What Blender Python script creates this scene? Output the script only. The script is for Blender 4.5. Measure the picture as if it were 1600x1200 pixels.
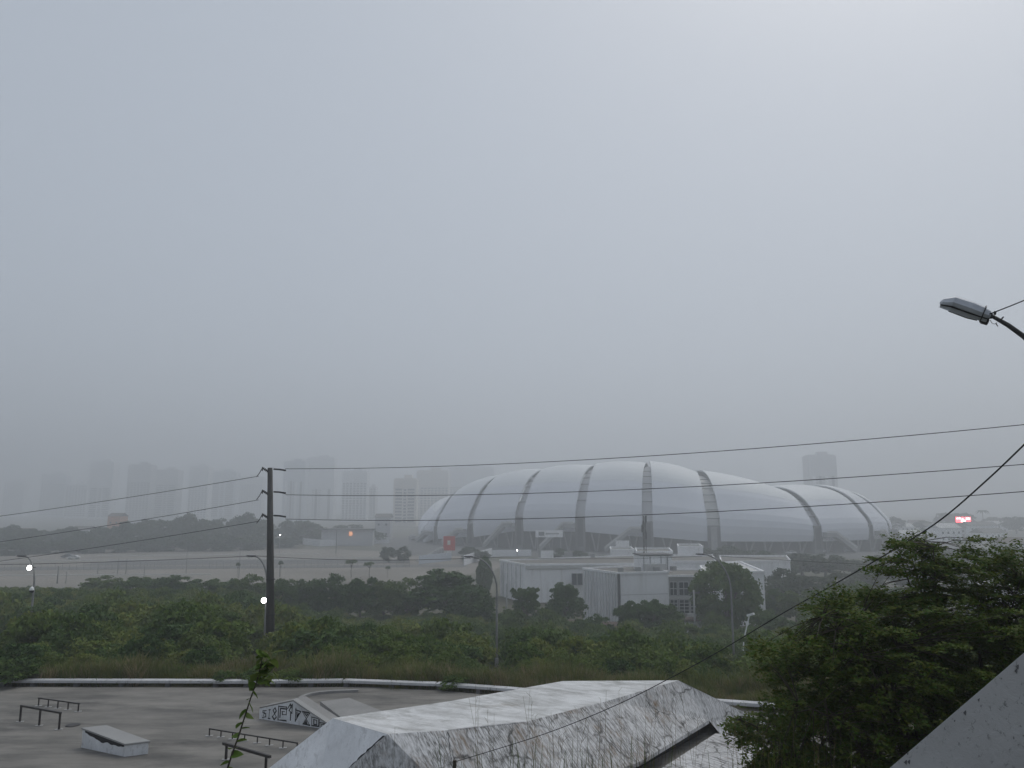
import bpy, bmesh, math, random
import numpy as np
from mathutils import Vector, Matrix, noise as mnoise

for _o in list(bpy.data.objects):
    bpy.data.objects.remove(_o)
SC = bpy.context.scene
COL = SC.collection
R = math.radians
PI = math.pi

# ------------------------------------------------------------------ camera
CAMZ = 20.0
PITCH = R(9.0)
FPX = 1200.0                                   # focal length in photo pixels (1600 wide)
cam = bpy.data.cameras.new('camera')
cam.sensor_width = 36.0
cam.lens = 36.0 * FPX / 1600.0
cam.clip_start = 0.1
cam.clip_end = 12000
camo = bpy.data.objects.new('camera', cam)
COL.objects.link(camo)
camo.location = (0, 0, CAMZ)
camo.rotation_euler = (PI / 2 + PITCH, 0, 0)
SC.camera = camo

# ------------------------------------------------------------------ sky, sun, exposure
SUN_AZ, SUN_EL = R(38), R(58)                  # veiled sun, ahead and to the right
world = bpy.data.worlds.new('World')
SC.world = world
world.use_nodes = True
wn, wl = world.node_tree.nodes, world.node_tree.links
wn.clear()
wout = wn.new('ShaderNodeOutputWorld')
wbg = wn.new('ShaderNodeBackground')
sky = wn.new('ShaderNodeTexSky')
sky.sky_type = 'NISHITA'
sky.sun_disc = False
sky.sun_elevation = SUN_EL
sky.sun_rotation = SUN_AZ
sky.altitude = 40
sky.air_density = 1.0
sky.dust_density = 6.0
sky.ozone_density = 1.0
hsv = wn.new('ShaderNodeHueSaturation')
hsv.inputs['Saturation'].default_value = 0.55
cloudmix = wn.new('ShaderNodeMix')
cloudmix.data_type = 'RGBA'
cloudmix.inputs[0].default_value = 0.74       # share of the even stratus veil
cloudmix.inputs[7].default_value = (4.25, 4.80, 5.55, 1)
wl.new(sky.outputs[0], hsv.inputs['Color'])
wl.new(hsv.outputs[0], cloudmix.inputs[6])
wl.new(cloudmix.outputs[2], wbg.inputs['Color'])
wbg.inputs['Strength'].default_value = 0.105
wl.new(wbg.outputs[0], wout.inputs['Surface'])

sun = bpy.data.lights.new('sun', 'SUN')
sun.energy = 0.8
sun.angle = R(36)
sun.color = (1.0, 0.97, 0.88)
suno = bpy.data.objects.new('sun', sun)
COL.objects.link(suno)
suno.location = (60, 90, 120)
sdir = Vector((math.sin(SUN_AZ) * math.cos(SUN_EL), math.cos(SUN_AZ) * math.cos(SUN_EL), math.sin(SUN_EL)))
suno.rotation_euler = sdir.to_track_quat('Z', 'Y').to_euler()

vs = SC.view_settings
vs.view_transform = 'Standard'
vs.look = 'None'
vs.exposure = 0.05
vs.gamma = 1.0
vs.use_curve_mapping = False
cy_ = SC.cycles
cy_.use_denoising = True
cy_.volume_bounces = 3
cy_.max_bounces = 8
cy_.diffuse_bounces = 3
cy_.transparent_max_bounces = 8
cy_.caustics_reflective = False
cy_.caustics_refractive = False
SC.render.film_transparent = False

# ------------------------------------------------------------------ helpers
COSP, SINP = math.cos(PITCH), math.sin(PITCH)
def ray(px, py):
    u = (px - 800) / FPX
    v = -(py - 600) / FPX
    return Vector((u, COSP - v * SINP, SINP + v * COSP))
def at(px, py, Y):
    d = ray(px, py)
    return d * (Y / d.y) + Vector((0, 0, CAMZ))
def gnd(px, py, z):
    d = ray(px, py)
    return d * ((z - CAMZ) / d.z) + Vector((0, 0, CAMZ))

RNG = random.Random(11)
NPR = np.random.default_rng(7)

def tag(o, label=None, cat=None, group=None, kind=None):
    if label: o['label'] = label
    if cat: o['category'] = cat
    if group: o['group'] = group
    if kind: o['kind'] = kind
    return o

def empty(name, loc, label, cat, group=None, rz=0.0):
    o = bpy.data.objects.new(name, None)
    o.empty_display_size = 0.3
    COL.objects.link(o)
    o.location = loc
    o.rotation_euler = (0, 0, rz)
    return tag(o, label, cat, group)

def wloc(o):
    v = Vector((0, 0, 0))
    while o is not None:
        v += o.location
        o = o.parent
    return v

def copy_tree(o, parent=None):
    c = o.copy()
    COL.objects.link(c)
    c.parent = parent
    for ch in list(o.children):
        copy_tree(ch, c)
    return c

class MB:
    """collects shapes in world (or local) coordinates, then links them as one mesh object"""
    def __init__(self):
        self.v, self.f = [], []
    def add(self, verts, faces):
        n = len(self.v)
        self.v += [tuple(p) for p in verts]
        self.f += [tuple(i + n for i in q) for q in faces]
        return self
    def box(self, c, size, rz=0.0, M=None):
        hx, hy, hz = size[0] / 2, size[1] / 2, size[2] / 2
        m = M if M is not None else Matrix.Rotation(rz, 3, 'Z')
        c = Vector(c)
        vs_ = [c + m @ Vector((sx * hx, sy * hy, sz * hz)) for sz in (-1, 1) for sy in (-1, 1) for sx in (-1, 1)]
        return self.add(vs_, [(0, 2, 3, 1), (4, 5, 7, 6), (0, 1, 5, 4), (2, 6, 7, 3), (0, 4, 6, 2), (1, 3, 7, 5)])
    def prism(self, bottom, top):
        n = len(bottom)
        return self.add(list(bottom) + list(top),
                        [tuple(range(n))[::-1], tuple(range(n, 2 * n))] +
                        [(i, (i + 1) % n, n + (i + 1) % n, n + i) for i in range(n)])
    def beam(self, a, b, w, h, up=Vector((0, 0, 1))):
        a, b = Vector(a), Vector(b)
        d = (b - a); L = d.length; d.normalize()
        if abs(d.dot(up)) > 0.999: up = Vector((0, 1, 0))
        s = d.cross(up).normalized(); u = s.cross(d)
        return self.box((a + b) / 2, (L, w, h), M=Matrix((d, s, u)).transposed())
    def tube(self, pts, rad, n=8, cap=True):
        pts = [Vector(p) for p in pts]
        k = len(pts)
        rs = [rad] * k if not hasattr(rad, '__len__') else list(rad)
        rings, side = [], None
        for i, p in enumerate(pts):
            d = (pts[min(i + 1, k - 1)] - pts[max(i - 1, 0)]).normalized()
            if side is None:
                ref = Vector((0, 0, 1)) if abs(d.z) < 0.9 else Vector((1, 0, 0))
                side = d.cross(ref).normalized()
            else:
                side = (side - d * side.dot(d)).normalized()
            up = d.cross(side)
            rings.append([p + (side * math.cos(2 * PI * j / n) + up * math.sin(2 * PI * j / n)) * rs[i] for j in range(n)])
        vs_ = [q for r in rings for q in r]
        fs = [(i * n + j, i * n + (j + 1) % n, (i + 1) * n + (j + 1) % n, (i + 1) * n + j) for i in range(k - 1) for j in range(n)]
        if cap:
            fs += [tuple(range(n))[::-1], tuple(range((k - 1) * n, k * n))]
        return self.add(vs_, fs)
    def lathe(self, c, prof, n=16, axis=None):
        c = Vector(c)
        M = Matrix.Identity(3) if axis is None else Vector(axis).to_track_quat('Z', 'Y').to_matrix()
        vs_ = [c + M @ Vector((r * math.cos(2 * PI * j / n), r * math.sin(2 * PI * j / n), z)) for r, z in prof for j in range(n)]
        k = len(prof)
        fs = [(i * n + j, i * n + (j + 1) % n, (i + 1) * n + (j + 1) % n, (i + 1) * n + j) for i in range(k - 1) for j in range(n)]
        fs += [tuple(range(n))[::-1], tuple(range((k - 1) * n, k * n))]
        return self.add(vs_, fs)
    def grid(self, rows):
        n = len(rows[0])
        return self.add([p for r in rows for p in r],
                        [(i * n + j, i * n + j + 1, (i + 1) * n + j + 1, (i + 1) * n + j) for i in range(len(rows) - 1) for j in range(n - 1)])
    def build(self, name, m, parent=None, smooth=False, bevel=0.0, bseg=2):
        off = wloc(parent) if parent is not None else Vector((0, 0, 0))
        me = bpy.data.meshes.new(name)
        me.from_pydata([(p[0] - off.x, p[1] - off.y, p[2] - off.z) for p in self.v], [], self.f)
        me.update()
        if m is not None: me.materials.append(m)
        if smooth:
            me.polygons.foreach_set('use_smooth', [True] * len(me.polygons))
        o = bpy.data.objects.new(name, me)
        COL.objects.link(o)
        if parent is not None: o.parent = parent
        if bevel > 0:
            b = o.modifiers.new('bevel', 'BEVEL'); b.width = bevel; b.segments = bseg; b.limit_method = 'ANGLE'; b.angle_limit = R(40)
        return o

def root_mesh(o, loc):
    """moves the origin of a single-mesh thing to its base"""
    loc = Vector(loc)
    o.data.transform(Matrix.Translation(-loc))
    o.location = loc
    return o

def nmesh(name, verts, faces_n, nper, m, parent=None, smooth=False):
    """fast mesh from numpy: verts (N,3); faces (F,nper) indices"""
    me = bpy.data.meshes.new(name)
    F = len(faces_n)
    me.vertices.add(len(verts)); me.vertices.foreach_set('co', np.asarray(verts, np.float32).ravel())
    me.loops.add(F * nper); me.loops.foreach_set('vertex_index', np.asarray(faces_n, np.int32).ravel())
    me.polygons.add(F)
    me.polygons.foreach_set('loop_start', np.arange(0, F * nper, nper, dtype=np.int32))
    me.update(calc_edges=True)
    if m is not None: me.materials.append(m)
    if smooth: me.polygons.foreach_set('use_smooth', [True] * F)
    return me

def link(name, me, parent=None):
    o = bpy.data.objects.new(name, me)
    COL.objects.link(o)
    if parent is not None: o.parent = parent
    return o

# ------------------------------------------------------------------ materials
def mat(name, c1, c2=None, scale=4.0, rough=0.8, metal=0.0, bump=0.0, bscale=None, detail=6, spec=0.3, stretch=None,
        c3=None, s3=1.0, t3=(0.55, 0.75), st3=None):
    m = bpy.data.materials.new(name)
    m.use_nodes = True
    N, L = m.node_tree.nodes, m.node_tree.links
    b = N['Principled BSDF']
    b.inputs['Roughness'].default_value = rough
    b.inputs['Metallic'].default_value = metal
    b.inputs['Specular IOR Level'].default_value = spec
    c1 = (*c1, 1)
    if c2 is None:
        b.inputs['Base Color'].default_value = c1
        if bump == 0: return m
    tc = N.new('ShaderNodeTexCoord')
    vec = tc.outputs['Object']
    def mapped(s):
        mp = N.new('ShaderNodeMapping'); mp.inputs['Scale'].default_value = s
        L.new(vec, mp.inputs['Vector']); return mp.outputs[0]
    if c2 is not None:
        nz = N.new('ShaderNodeTexNoise'); nz.inputs['Scale'].default_value = scale; nz.inputs['Detail'].default_value = detail
        nz.inputs['Roughness'].default_value = 0.65
        L.new(mapped(stretch) if stretch else vec, nz.inputs['Vector'])
        rp = N.new('ShaderNodeValToRGB')
        rp.color_ramp.elements[0].position = 0.35; rp.color_ramp.elements[0].color = c1
        rp.color_ramp.elements[1].position = 0.65; rp.color_ramp.elements[1].color = (*c2, 1)
        L.new(nz.outputs['Fac'], rp.inputs['Fac'])
        col = rp.outputs['Color']
        if c3 is not None:
            n3 = N.new('ShaderNodeTexNoise'); n3.inputs['Scale'].default_value = s3; n3.inputs['Detail'].default_value = 8
            n3.inputs['Roughness'].default_value = 0.7
            L.new(mapped(st3) if st3 else vec, n3.inputs['Vector'])
            r3 = N.new('ShaderNodeMapRange'); r3.inputs['From Min'].default_value = t3[0]; r3.inputs['From Max'].default_value = t3[1]
            L.new(n3.outputs['Fac'], r3.inputs['Value'])
            mx = N.new('ShaderNodeMix'); mx.data_type = 'RGBA'
            L.new(r3.outputs[0], mx.inputs[0]); L.new(col, mx.inputs[6]); mx.inputs[7].default_value = (*c3, 1)
            col = mx.outputs[2]
        L.new(col, b.inputs['Base Color'])
    if bump > 0:
        bz = N.new('ShaderNodeTexNoise'); bz.inputs['Scale'].default_value = bscale or scale * 3; bz.inputs['Detail'].default_value = 8
        L.new(mapped(stretch) if stretch else vec, bz.inputs['Vector'])
        bp = N.new('ShaderNodeBump'); bp.inputs['Strength'].default_value = bump; bp.inputs['Distance'].default_value = 0.05
        L.new(bz.outputs['Fac'], bp.inputs['Height']); L.new(bp.outputs[0], b.inputs['Normal'])
    return m

def emat(name, c, strength):
    m = bpy.data.materials.new(name); m.use_nodes = True
    b = m.node_tree.nodes['Principled BSDF']
    b.inputs['Base Color'].default_value = (*c, 1)
    b.inputs['Emission Color'].default_value = (*c, 1)
    b.inputs['Emission Strength'].default_value = strength
    return m

def leafmat(name, ca, cb, cc, trans=0.25):
    """leaf colours vary from leaf to leaf and from plant to plant"""
    m = bpy.data.materials.new(name); m.use_nodes = True
    N, L = m.node_tree.nodes, m.node_tree.links
    b = N['Principled BSDF']
    b.inputs['Roughness'].default_value = 0.6
    b.inputs['Specular IOR Level'].default_value = 0.12
    geo = N.new('ShaderNodeNewGeometry'); oi = N.new('ShaderNodeObjectInfo')
    ad = N.new('ShaderNodeMath'); ad.operation = 'MULTIPLY_ADD'; ad.inputs[1].default_value = 0.38
    ml = N.new('ShaderNodeMath'); ml.operation = 'MULTIPLY'; ml.inputs[1].default_value = 0.62
    L.new(geo.outputs['Random Per Island'], ad.inputs[0]); L.new(oi.outputs['Random'], ml.inputs[0]); L.new(ml.outputs[0], ad.inputs[2])
    rp = N.new('ShaderNodeValToRGB')
    e = rp.color_ramp.elements
    e[0].position = 0.1; e[0].color = (*ca, 1)
    e[1].position = 0.95; e[1].color = (*cc, 1)
    k = e.new(0.5); k.color = (*cb, 1)
    L.new(ad.outputs[0], rp.inputs['Fac']); L.new(rp.outputs['Color'], b.inputs['Base Color'])
    tr = N.new('ShaderNodeBsdfTranslucent'); L.new(rp.outputs['Color'], tr.inputs['Color'])
    ms = N.new('ShaderNodeMixShader'); ms.inputs[0].default_value = trans
    L.new(b.outputs[0], ms.inputs[1]); L.new(tr.outputs[0], ms.inputs[2])
    L.new(ms.outputs[0], N['Material Output'].inputs['Surface'])
    return m

M = {}
M['earth'] = mat('earth', (0.05, 0.05, 0.028), (0.085, 0.075, 0.045), 0.4, bump=0.4, c3=(0.03, 0.045, 0.018), s3=0.12)
M['plain'] = mat('plain', (0.07, 0.075, 0.05), (0.13, 0.12, 0.09), 0.02, c3=(0.045, 0.06, 0.035), s3=0.012)
M['plaza'] = mat('plaza', (0.122, 0.117, 0.108), (0.235, 0.222, 0.202), 0.75, rough=0.75, bump=0.15, bscale=30, stretch=(0.45, 1.5, 1), detail=10,
                 c3=(0.070, 0.068, 0.064), s3=0.6, t3=(0.50, 0.68), st3=(0.4, 1.2, 1))
M['sandlot'] = mat('sandlot', (0.17, 0.155, 0.135), (0.24, 0.218, 0.19), 0.03, rough=0.95, c3=(0.20, 0.19, 0.17), s3=0.02)
M['asphalt'] = mat('asphalt', (0.10, 0.10, 0.10), (0.14, 0.138, 0.135), 0.05, rough=0.95)
M['linepaint'] = mat('linepaint', (0.6, 0.6, 0.58), (0.5, 0.5, 0.48), 2.0)
M['shell'] = mat('shell', (0.66, 0.68, 0.73), (0.70, 0.72, 0.765), 0.05, rough=0.6, metal=0.1, spec=0.4)
M['shell_top'] = mat('shell_top', (0.64, 0.665, 0.68), (0.68, 0.70, 0.715), 0.05, rough=0.6, metal=0.1, spec=0.4)
M['slot'] = mat('slot', (0.44, 0.45, 0.475), (0.50, 0.51, 0.53), 0.1, rough=0.6)
M['slotpane'] = mat('slotpane', (0.62, 0.62, 0.60), (0.55, 0.55, 0.53), 0.1, rough=0.4)
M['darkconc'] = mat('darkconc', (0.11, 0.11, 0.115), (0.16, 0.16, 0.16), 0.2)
M['midconc'] = mat('midconc', (0.27, 0.27, 0.27), (0.36, 0.36, 0.355), 0.3, bump=0.1)
M['paleconc'] = mat('paleconc', (0.48, 0.48, 0.47), (0.56, 0.56, 0.55), 0.3)
M['void'] = mat('void', (0.04, 0.042, 0.045), (0.06, 0.06, 0.065), 0.3)
M['glass'] = mat('glass', (0.05, 0.06, 0.07), rough=0.12, spec=0.6)
M['red'] = mat('red', (0.55, 0.05, 0.035), (0.45, 0.04, 0.03), 0.3)
M['cream'] = mat('cream', (0.66, 0.62, 0.55), (0.6, 0.56, 0.5), 0.05)
M['white'] = mat('white', (0.86, 0.86, 0.87), (0.80, 0.80, 0.81), 0.25, c3=(0.58, 0.57, 0.55), s3=0.5, t3=(0.5, 0.8), st3=(2, 2, 0.15))
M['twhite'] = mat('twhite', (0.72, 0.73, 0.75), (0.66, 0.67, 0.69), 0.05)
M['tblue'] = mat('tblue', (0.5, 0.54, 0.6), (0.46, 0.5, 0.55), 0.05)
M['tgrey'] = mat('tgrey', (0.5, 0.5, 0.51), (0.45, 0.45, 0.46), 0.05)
M['orange'] = mat('orange', (0.50, 0.22, 0.10), (0.42, 0.2, 0.1), 0.1)
M['rooftile'] = mat('rooftile', (0.12, 0.085, 0.07), (0.09, 0.07, 0.06), 0.6)
M['bark'] = mat('bark', (0.07, 0.055, 0.042), (0.12, 0.10, 0.08), 6.0, bump=0.4, stretch=(3, 3, 0.6))
M['twig'] = mat('twig', (0.035, 0.03, 0.022), (0.06, 0.05, 0.035), 8.0)
M['leaf_scrub'] = leafmat('leaf_scrub', (0.050, 0.095, 0.018), (0.105, 0.160, 0.030), (0.190, 0.205, 0.044))
M['leaf_dark'] = leafmat('leaf_dark', (0.042, 0.085, 0.022), (0.070, 0.125, 0.030), (0.115, 0.155, 0.038))
M['leaf_far'] = leafmat('leaf_far', (0.040, 0.062, 0.030), (0.052, 0.075, 0.034), (0.070, 0.088, 0.040))
M['leaf_bush'] = leafmat('leaf_bush', (0.022, 0.062, 0.008), (0.046, 0.105, 0.013), (0.115, 0.118, 0.020), 0.3)
M['leaf_vine'] = leafmat('leaf_vine', (0.085, 0.15, 0.03), (0.12, 0.19, 0.04), (0.17, 0.20, 0.06), 0.35)
M['grass'] = leafmat('grass', (0.060, 0.098, 0.020), (0.100, 0.128, 0.028), (0.175, 0.150, 0.045), 0.3)
M['drygrass'] = leafmat('drygrass', (0.15, 0.12, 0.06), (0.21, 0.17, 0.09), (0.28, 0.22, 0.12), 0.3)

# ------------------------------------------------------------------ terrain
PLZ = 13.0                                     # skate plaza level; the plain below is z = 0
def lerp_tab(tab, y):
    if y <= tab[0][0]: return tab[0][1]
    for (a, za), (b, zb) in zip(tab, tab[1:]):
        if y <= b:
            t = (y - a) / (b - a)
            return za + (zb - za) * t
    return tab[-1][1]
TAB_L = [(33, 12.9), (50, 9.9), (70, 6.4), (100, 3.4), (165, 0.0)]
TAB_LL = [(33, 12.9), (50, 10.2), (66, 7.9), (78, 7.5), (100, 6.8), (130, 4.6), (168, 0.0)]
TAB_R = [(31, 12.9), (50, 8.6), (75, 4.2), (115, 0.0)]
TAB_N = [(2.2, 18.25), (4.5, 17.1), (7.5, 15.0), (11, 13.1), (13, 12.9)]
def sstep(a, b, x):
    t = max(0.0, min(1.0, (x - a) / (b - a)))
    return t * t * (3 - 2 * t)
def terrain_z(x, y):
    if y < 20:
        return lerp_tab(TAB_N, y + 0.25 * math.sin(x * 0.7))
    k = sstep(-14, 16, x)
    z = lerp_tab(TAB_L, y) * (1 - k) + lerp_tab(TAB_R, y) * k
    if x < 0 and y > 33:
        k2 = sstep(0.24, 0.40, -x / y)
        z = z * (1 - k2) + lerp_tab(TAB_LL, y) * k2
    if 38 < y < 160:
        z += 0.5 * mnoise.noise(Vector((x * 0.06, y * 0.06, 0)))
    return max(z, 0.0)
def axis(lo, hi, fine_lo, fine_hi, step, grow=1.22):
    a = list(np.arange(fine_lo, fine_hi + 1e-6, step))
    s, x = step, fine_hi
    while x < hi:
        s *= grow; x += s; a.append(min(x, hi))
    s, x = step, fine_lo
    while x > lo:
        s *= grow; x -= s; a.insert(0, max(x, lo))
    return a
GX = axis(-2600, 2600, -130, 130, 2.5)
GY = axis(-300, 3200, -6, 40, 1.0)
GY = [y for y in GY if y <= 40] + axis(42, 3200, 42, 180, 3.0)
mb = MB()
mb.grid([[(x, y, terrain_z(x, y)) for x in GX] for y in GY])
ground = tag(mb.build('ground', M['earth'], smooth=True), kind='structure')
ground.data.materials.append(M['plain'])
for p in ground.data.polygons:
    if p.center.y > 178 or abs(p.center.x) > 300: p.material_index = 1
# ------------------------------------------------------------------ stadium car park and roads on the plain
def sheet(name, pts, z, m):
    mb = MB(); n = len(pts)
    mb.prism([(p[0], p[1], z - 0.3) for p in pts], [(p[0], p[1], z) for p in pts])
    return tag(mb.build(name, m), kind='structure')
def gp(px, py): return gnd(px, py, 0.0)
cp = [gp(-150, 925), gp(300, 918), gp(620, 908), gp(770, 893), gp(790, 880), gp(700, 866), gp(520, 858), gp(260, 858), gp(-60, 864)]
sheet('car_park', cp, 0.05, M['sandlot'])
road = [gp(-300, 893), gp(730, 886), gp(730, 882), gp(-300, 888.5)]
sheet('access_road', road, 0.075, M['asphalt'])
fc = [Vector((-40, 318, 0)), Vector((60, 300, 0)), Vector((190, 300, 0)), Vector((230, 420, 0)), Vector((200, 560, 0)), Vector((0, 600, 0)), Vector((-90, 470, 0))]
lot = [gp(120, 884), gp(640, 880), gp(640, 874), gp(180, 876)]
sheet('paved_lot', lot, 0.07, M['asphalt'])
sheet('stadium_forecourt', fc, 0.09, M['asphalt'])

# ------------------------------------------------------------------ the stadium
EA, EB, EROT, ECX, ECY = 134.0, 106.0, R(-40), 68.06, 444.1
def ell(t):
    c, s = math.cos(EROT), math.sin(EROT)
    x, y = EA * math.cos(t), EB * math.sin(t)
    nx, ny = math.cos(t) / EA, math.sin(t) / EB
    l = math.hypot(nx, ny)
    n = Vector(((nx * c - ny * s) / l, (nx * s + ny * c) / l, 0))
    n = Matrix.Rotation(R(4.5), 3, 'Z') @ n
    return Vector((ECX + x * c - y * s, ECY + x * s + y * c, 0)), n
ribs = []   # t, height of the crown, height of the lower edge
for t, top, low in [(4.02, (672, 786), (655, 848)), (4.232, (712, 756), (682, 842)), (4.501, (768, 741), (736, 839)), (4.747, (850, 733), (812, 830)),
                    (4.985, (952, 727), (907, 831)), (5.213, (1055, 723), (1012, 839)), (5.43, (1116, 737), (1115, 846)),
                    (5.817, (1247, 763), (1277, 846)), (6.127, (1338, 760), (1360, 843)), (6.352, (1380, 765), (1388, 840))]:
    p, n = ell(t)
    ribs.append((t, at(top[0], top[1], p.y - n.y * 26).z, at(low[0], low[1], p.y).z))
t = 6.352
while t < 9.9:
    t += 0.40
    ribs.append((t, 27 - 3 * math.sin((t - 6.35) / 3.9 * PI), 6.5))
SS = 27.0
def shell_pt(t, H, zl, v, inset=0.0):
    """v 0..1 up the outer curve, 1..2 inward over the roof"""
    p, n = ell(t)
    if v <= 1:
        ph = v * PI / 2
        s = SS * (1 - math.cos(ph) ** 0.92) if ph < PI / 2 - 1e-6 else SS
        z = zl + (H - zl) * math.sin(ph) ** 0.96
        s -= 1.2 * math.sin(min(1, v * 3) * PI)
        nv = Vector((-n.x * math.cos(ph), -n.y * math.cos(ph), -math.sin(ph)))
    else:
        w = v - 1
        s = SS + 24 * w
        z = H - 3.0 * w * w
        nv = Vector((0, 0, -1))
    return p - n * s + Vector((0, 0, z)) + nv * inset
stad = empty('stadium', (ECX, ECY, 0), 'huge domed stadium of overlapping pale silver shell bays, fading into the fog', 'stadium')
nb = len(ribs)
def slot_half(i):   # half width of the open slot, as ellipse angle
    return (2.6 if i == 6 else 2.1) / 120.0
def taper(v):
    w = max(0.0, min(1.0, (v - 0.35) / 0.65))
    return 1 - 0.72 * w * w
VV = [k / 16 for k in range(17)] + [1.2, 1.5, 2.0]
for i in range(nb):
    t0, H0, z0 = ribs[i]
    t1, H1, z1 = ribs[(i + 1) % nb]
    if t1 < t0: t1 += 2 * PI
    ta, tb = t0 + slot_half(i), t1 - slot_half(i)
    nu = 12
    for nm, vlist, m in (('facade_panel', [v for v in VV if v <= 0.5], M['shell']), ('roof_panel', [v for v in VV if v >= 0.5], M['shell_top'])):
        rows, inner = [], []
        for v in vlist:
            r0, r1 = [], []
            for k in range(nu + 1):
                f = k / nu
                d0, d1 = slot_half(i) * taper(v), slot_half((i + 1) % nb) * taper(v)
                tt = (t0 + d0) + (t1 - d1 - t0 - d0) * f
                H = H0 + (H1 - H0) * f + 0.9 * math.sin(f * PI)
                # each shell's western edge stands a little proud of its neighbour
                H += 0.8 * (1 - f)
                z = z0 + (z1 - z0) * f
                r0.append(shell_pt(tt, H, z, v, 0.0 if nm == 'roof_panel' else 0.04)); r1.append(shell_pt(tt, H, z, v, 0.55))
            rows.append(r0); inner.append(r1)
        mb = MB()
        nr = len(rows)
        A = [p for r in rows for p in r]; B = [p for r in inner for p in r]
        w = nu + 1
        mb.v = [tuple(p) for p in A + B]
        o_ = len(A)
        for a in range(nr - 1):
            for b in range(nu):
                mb.f.append((a * w + b, a * w + b + 1, (a + 1) * w + b + 1, (a + 1) * w + b))
                mb.f.append((o_ + a * w + b, o_ + (a + 1) * w + b, o_ + (a + 1) * w + b + 1, o_ + a * w + b + 1))
        for b in range(nu):
            mb.f.append((b, o_ + b, o_ + b + 1, b + 1))
            q = (nr - 1) * w
            mb.f.append((q + b, q + b + 1, o_ + q + b + 1, o_ + q + b))
        for a in range(nr - 1):
            mb.f.append((a * w, (a + 1) * w, o_ + (a + 1) * w, o_ + a * w))
            q = nu
            mb.f.append((a * w + q, o_ + a * w + q, o_ + (a + 1) * w + q, (a + 1) * w + q))
        mb.build(nm, m, stad, smooth=False)
    # the dark undercroft and its V columns below each bay
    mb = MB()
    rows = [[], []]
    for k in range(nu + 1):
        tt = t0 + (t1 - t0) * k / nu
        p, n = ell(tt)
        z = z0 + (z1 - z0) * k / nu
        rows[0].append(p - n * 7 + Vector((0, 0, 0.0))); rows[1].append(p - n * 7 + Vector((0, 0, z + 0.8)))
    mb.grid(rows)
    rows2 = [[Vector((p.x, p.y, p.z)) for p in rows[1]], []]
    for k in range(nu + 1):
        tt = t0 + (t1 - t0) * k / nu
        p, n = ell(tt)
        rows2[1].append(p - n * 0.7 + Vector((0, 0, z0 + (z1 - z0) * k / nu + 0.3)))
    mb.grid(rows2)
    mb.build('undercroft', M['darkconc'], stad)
    if i < 9:
        L = (ell(tb)[0] - ell(ta)[0]).length
        ncol = max(2, int(L / 8))
        for k in range(ncol):
            f = (k + 0.5) / ncol
            tt = ta + (tb - ta) * f
            p, n = ell(tt)
            side = Vector((-n.y, n.x, 0))
            z = z0 + (z1 - z0) * f
            mb = MB()
            foot = p - n * 2.5
            mb.tube([foot + side * 0.25 - Vector((0, 0, 0.1)), p - n * 1.2 + side * 2.0 + Vector((0, 0, z + 0.4))], 0.36, 6)
            mb.tube([foot - side * 0.25 - Vector((0, 0, 0.1)), p - n * 1.2 - side * 2.0 + Vector((0, 0, z + 0.4))], 0.36, 6)
            mb.build('column', M['midconc'], stad)
    # the slot between two shells: recessed channel, cross bars, base pylon
    mb = MB()
    rows = []
    for v in [k / 14 for k in range(15)] + [1.3, 2.0]:
        rows.append([shell_pt(t0 + d * slot_half(i) * taper(v) * 1.25, H0 + 0.4, z0, v, 2.2) for d in (-1, -0.4, 0.4, 1)])
    mb.grid(rows)
    ch = mb.build('slot_channel', M['slotpane'] if i == 6 else M['slot'], stad, smooth=True)
    if i in (3, 4, 5, 6, 7, 8):
        for k in range(7 if i == 6 else 5):
            v = (0.20 + 0.085 * k) if i == 6 else 0.3 + 0.1 * k
            mb = MB()
            mb.beam(shell_pt(t0 - slot_half(i) * taper(v) * 1.08, H0, z0, v, 1.1), shell_pt(t0 + slot_half(i) * taper(v) * 1.08, H0, z0, v, 1.1), 0.35, 0.35)
            mb.build('cross_bar', M['darkconc'], ch)
    if i < 10:
        p, n = ell(t0)
        side = Vector((-n.y, n.x, 0))
        ang = math.atan2(n.y, n.x)
        hz = z0 + 6.5
        py = MB().box(p - n * 2.6 + Vector((0, 0, hz / 2)), (6.0, 4.6 if i != 6 else 5.4, hz), ang).build('stair_tower', M['darkconc'], stad)
        MB().box(p + n * 0.42 + Vector((0, 0, hz * 0.55)), (0.1, 2.6, hz * 0.8), ang).build('tower_recess', M['midconc'] if i == 6 else M['void'], py)
        if i != 6:
            # outside stair running down along the facade, away from the middle rib
            sg = -1 if i > 6 else 1
            sg = -sg
            q0 = p + n * 2.2 + side * sg * 2.0 + Vector((0, 0, z0 + 2.8))
            q1 = q0 + side * sg * 5.0
            q2 = q1 + side * sg * 11.0 + Vector((0, 0, -(z0 + 2.8) + 1.2))
            stair = MB().beam(q0, q1, 2.6, 1.9).beam(q1, q2, 2.6, 1.7).build('stair', M['midconc'], stad)
            MB().beam(q0 + n * 1.4 + Vector((0, 0, 1.2)), q1 + n * 1.4 + Vector((0, 0, 1.2)), 0.15, 0.9).beam(q1 + n * 1.4 + Vector((0, 0, 1.2)), q2 + n * 1.4 + Vector((0, 0, 1.2)), 0.15, 0.9).build('parapet', M['paleconc'], stair)

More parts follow.
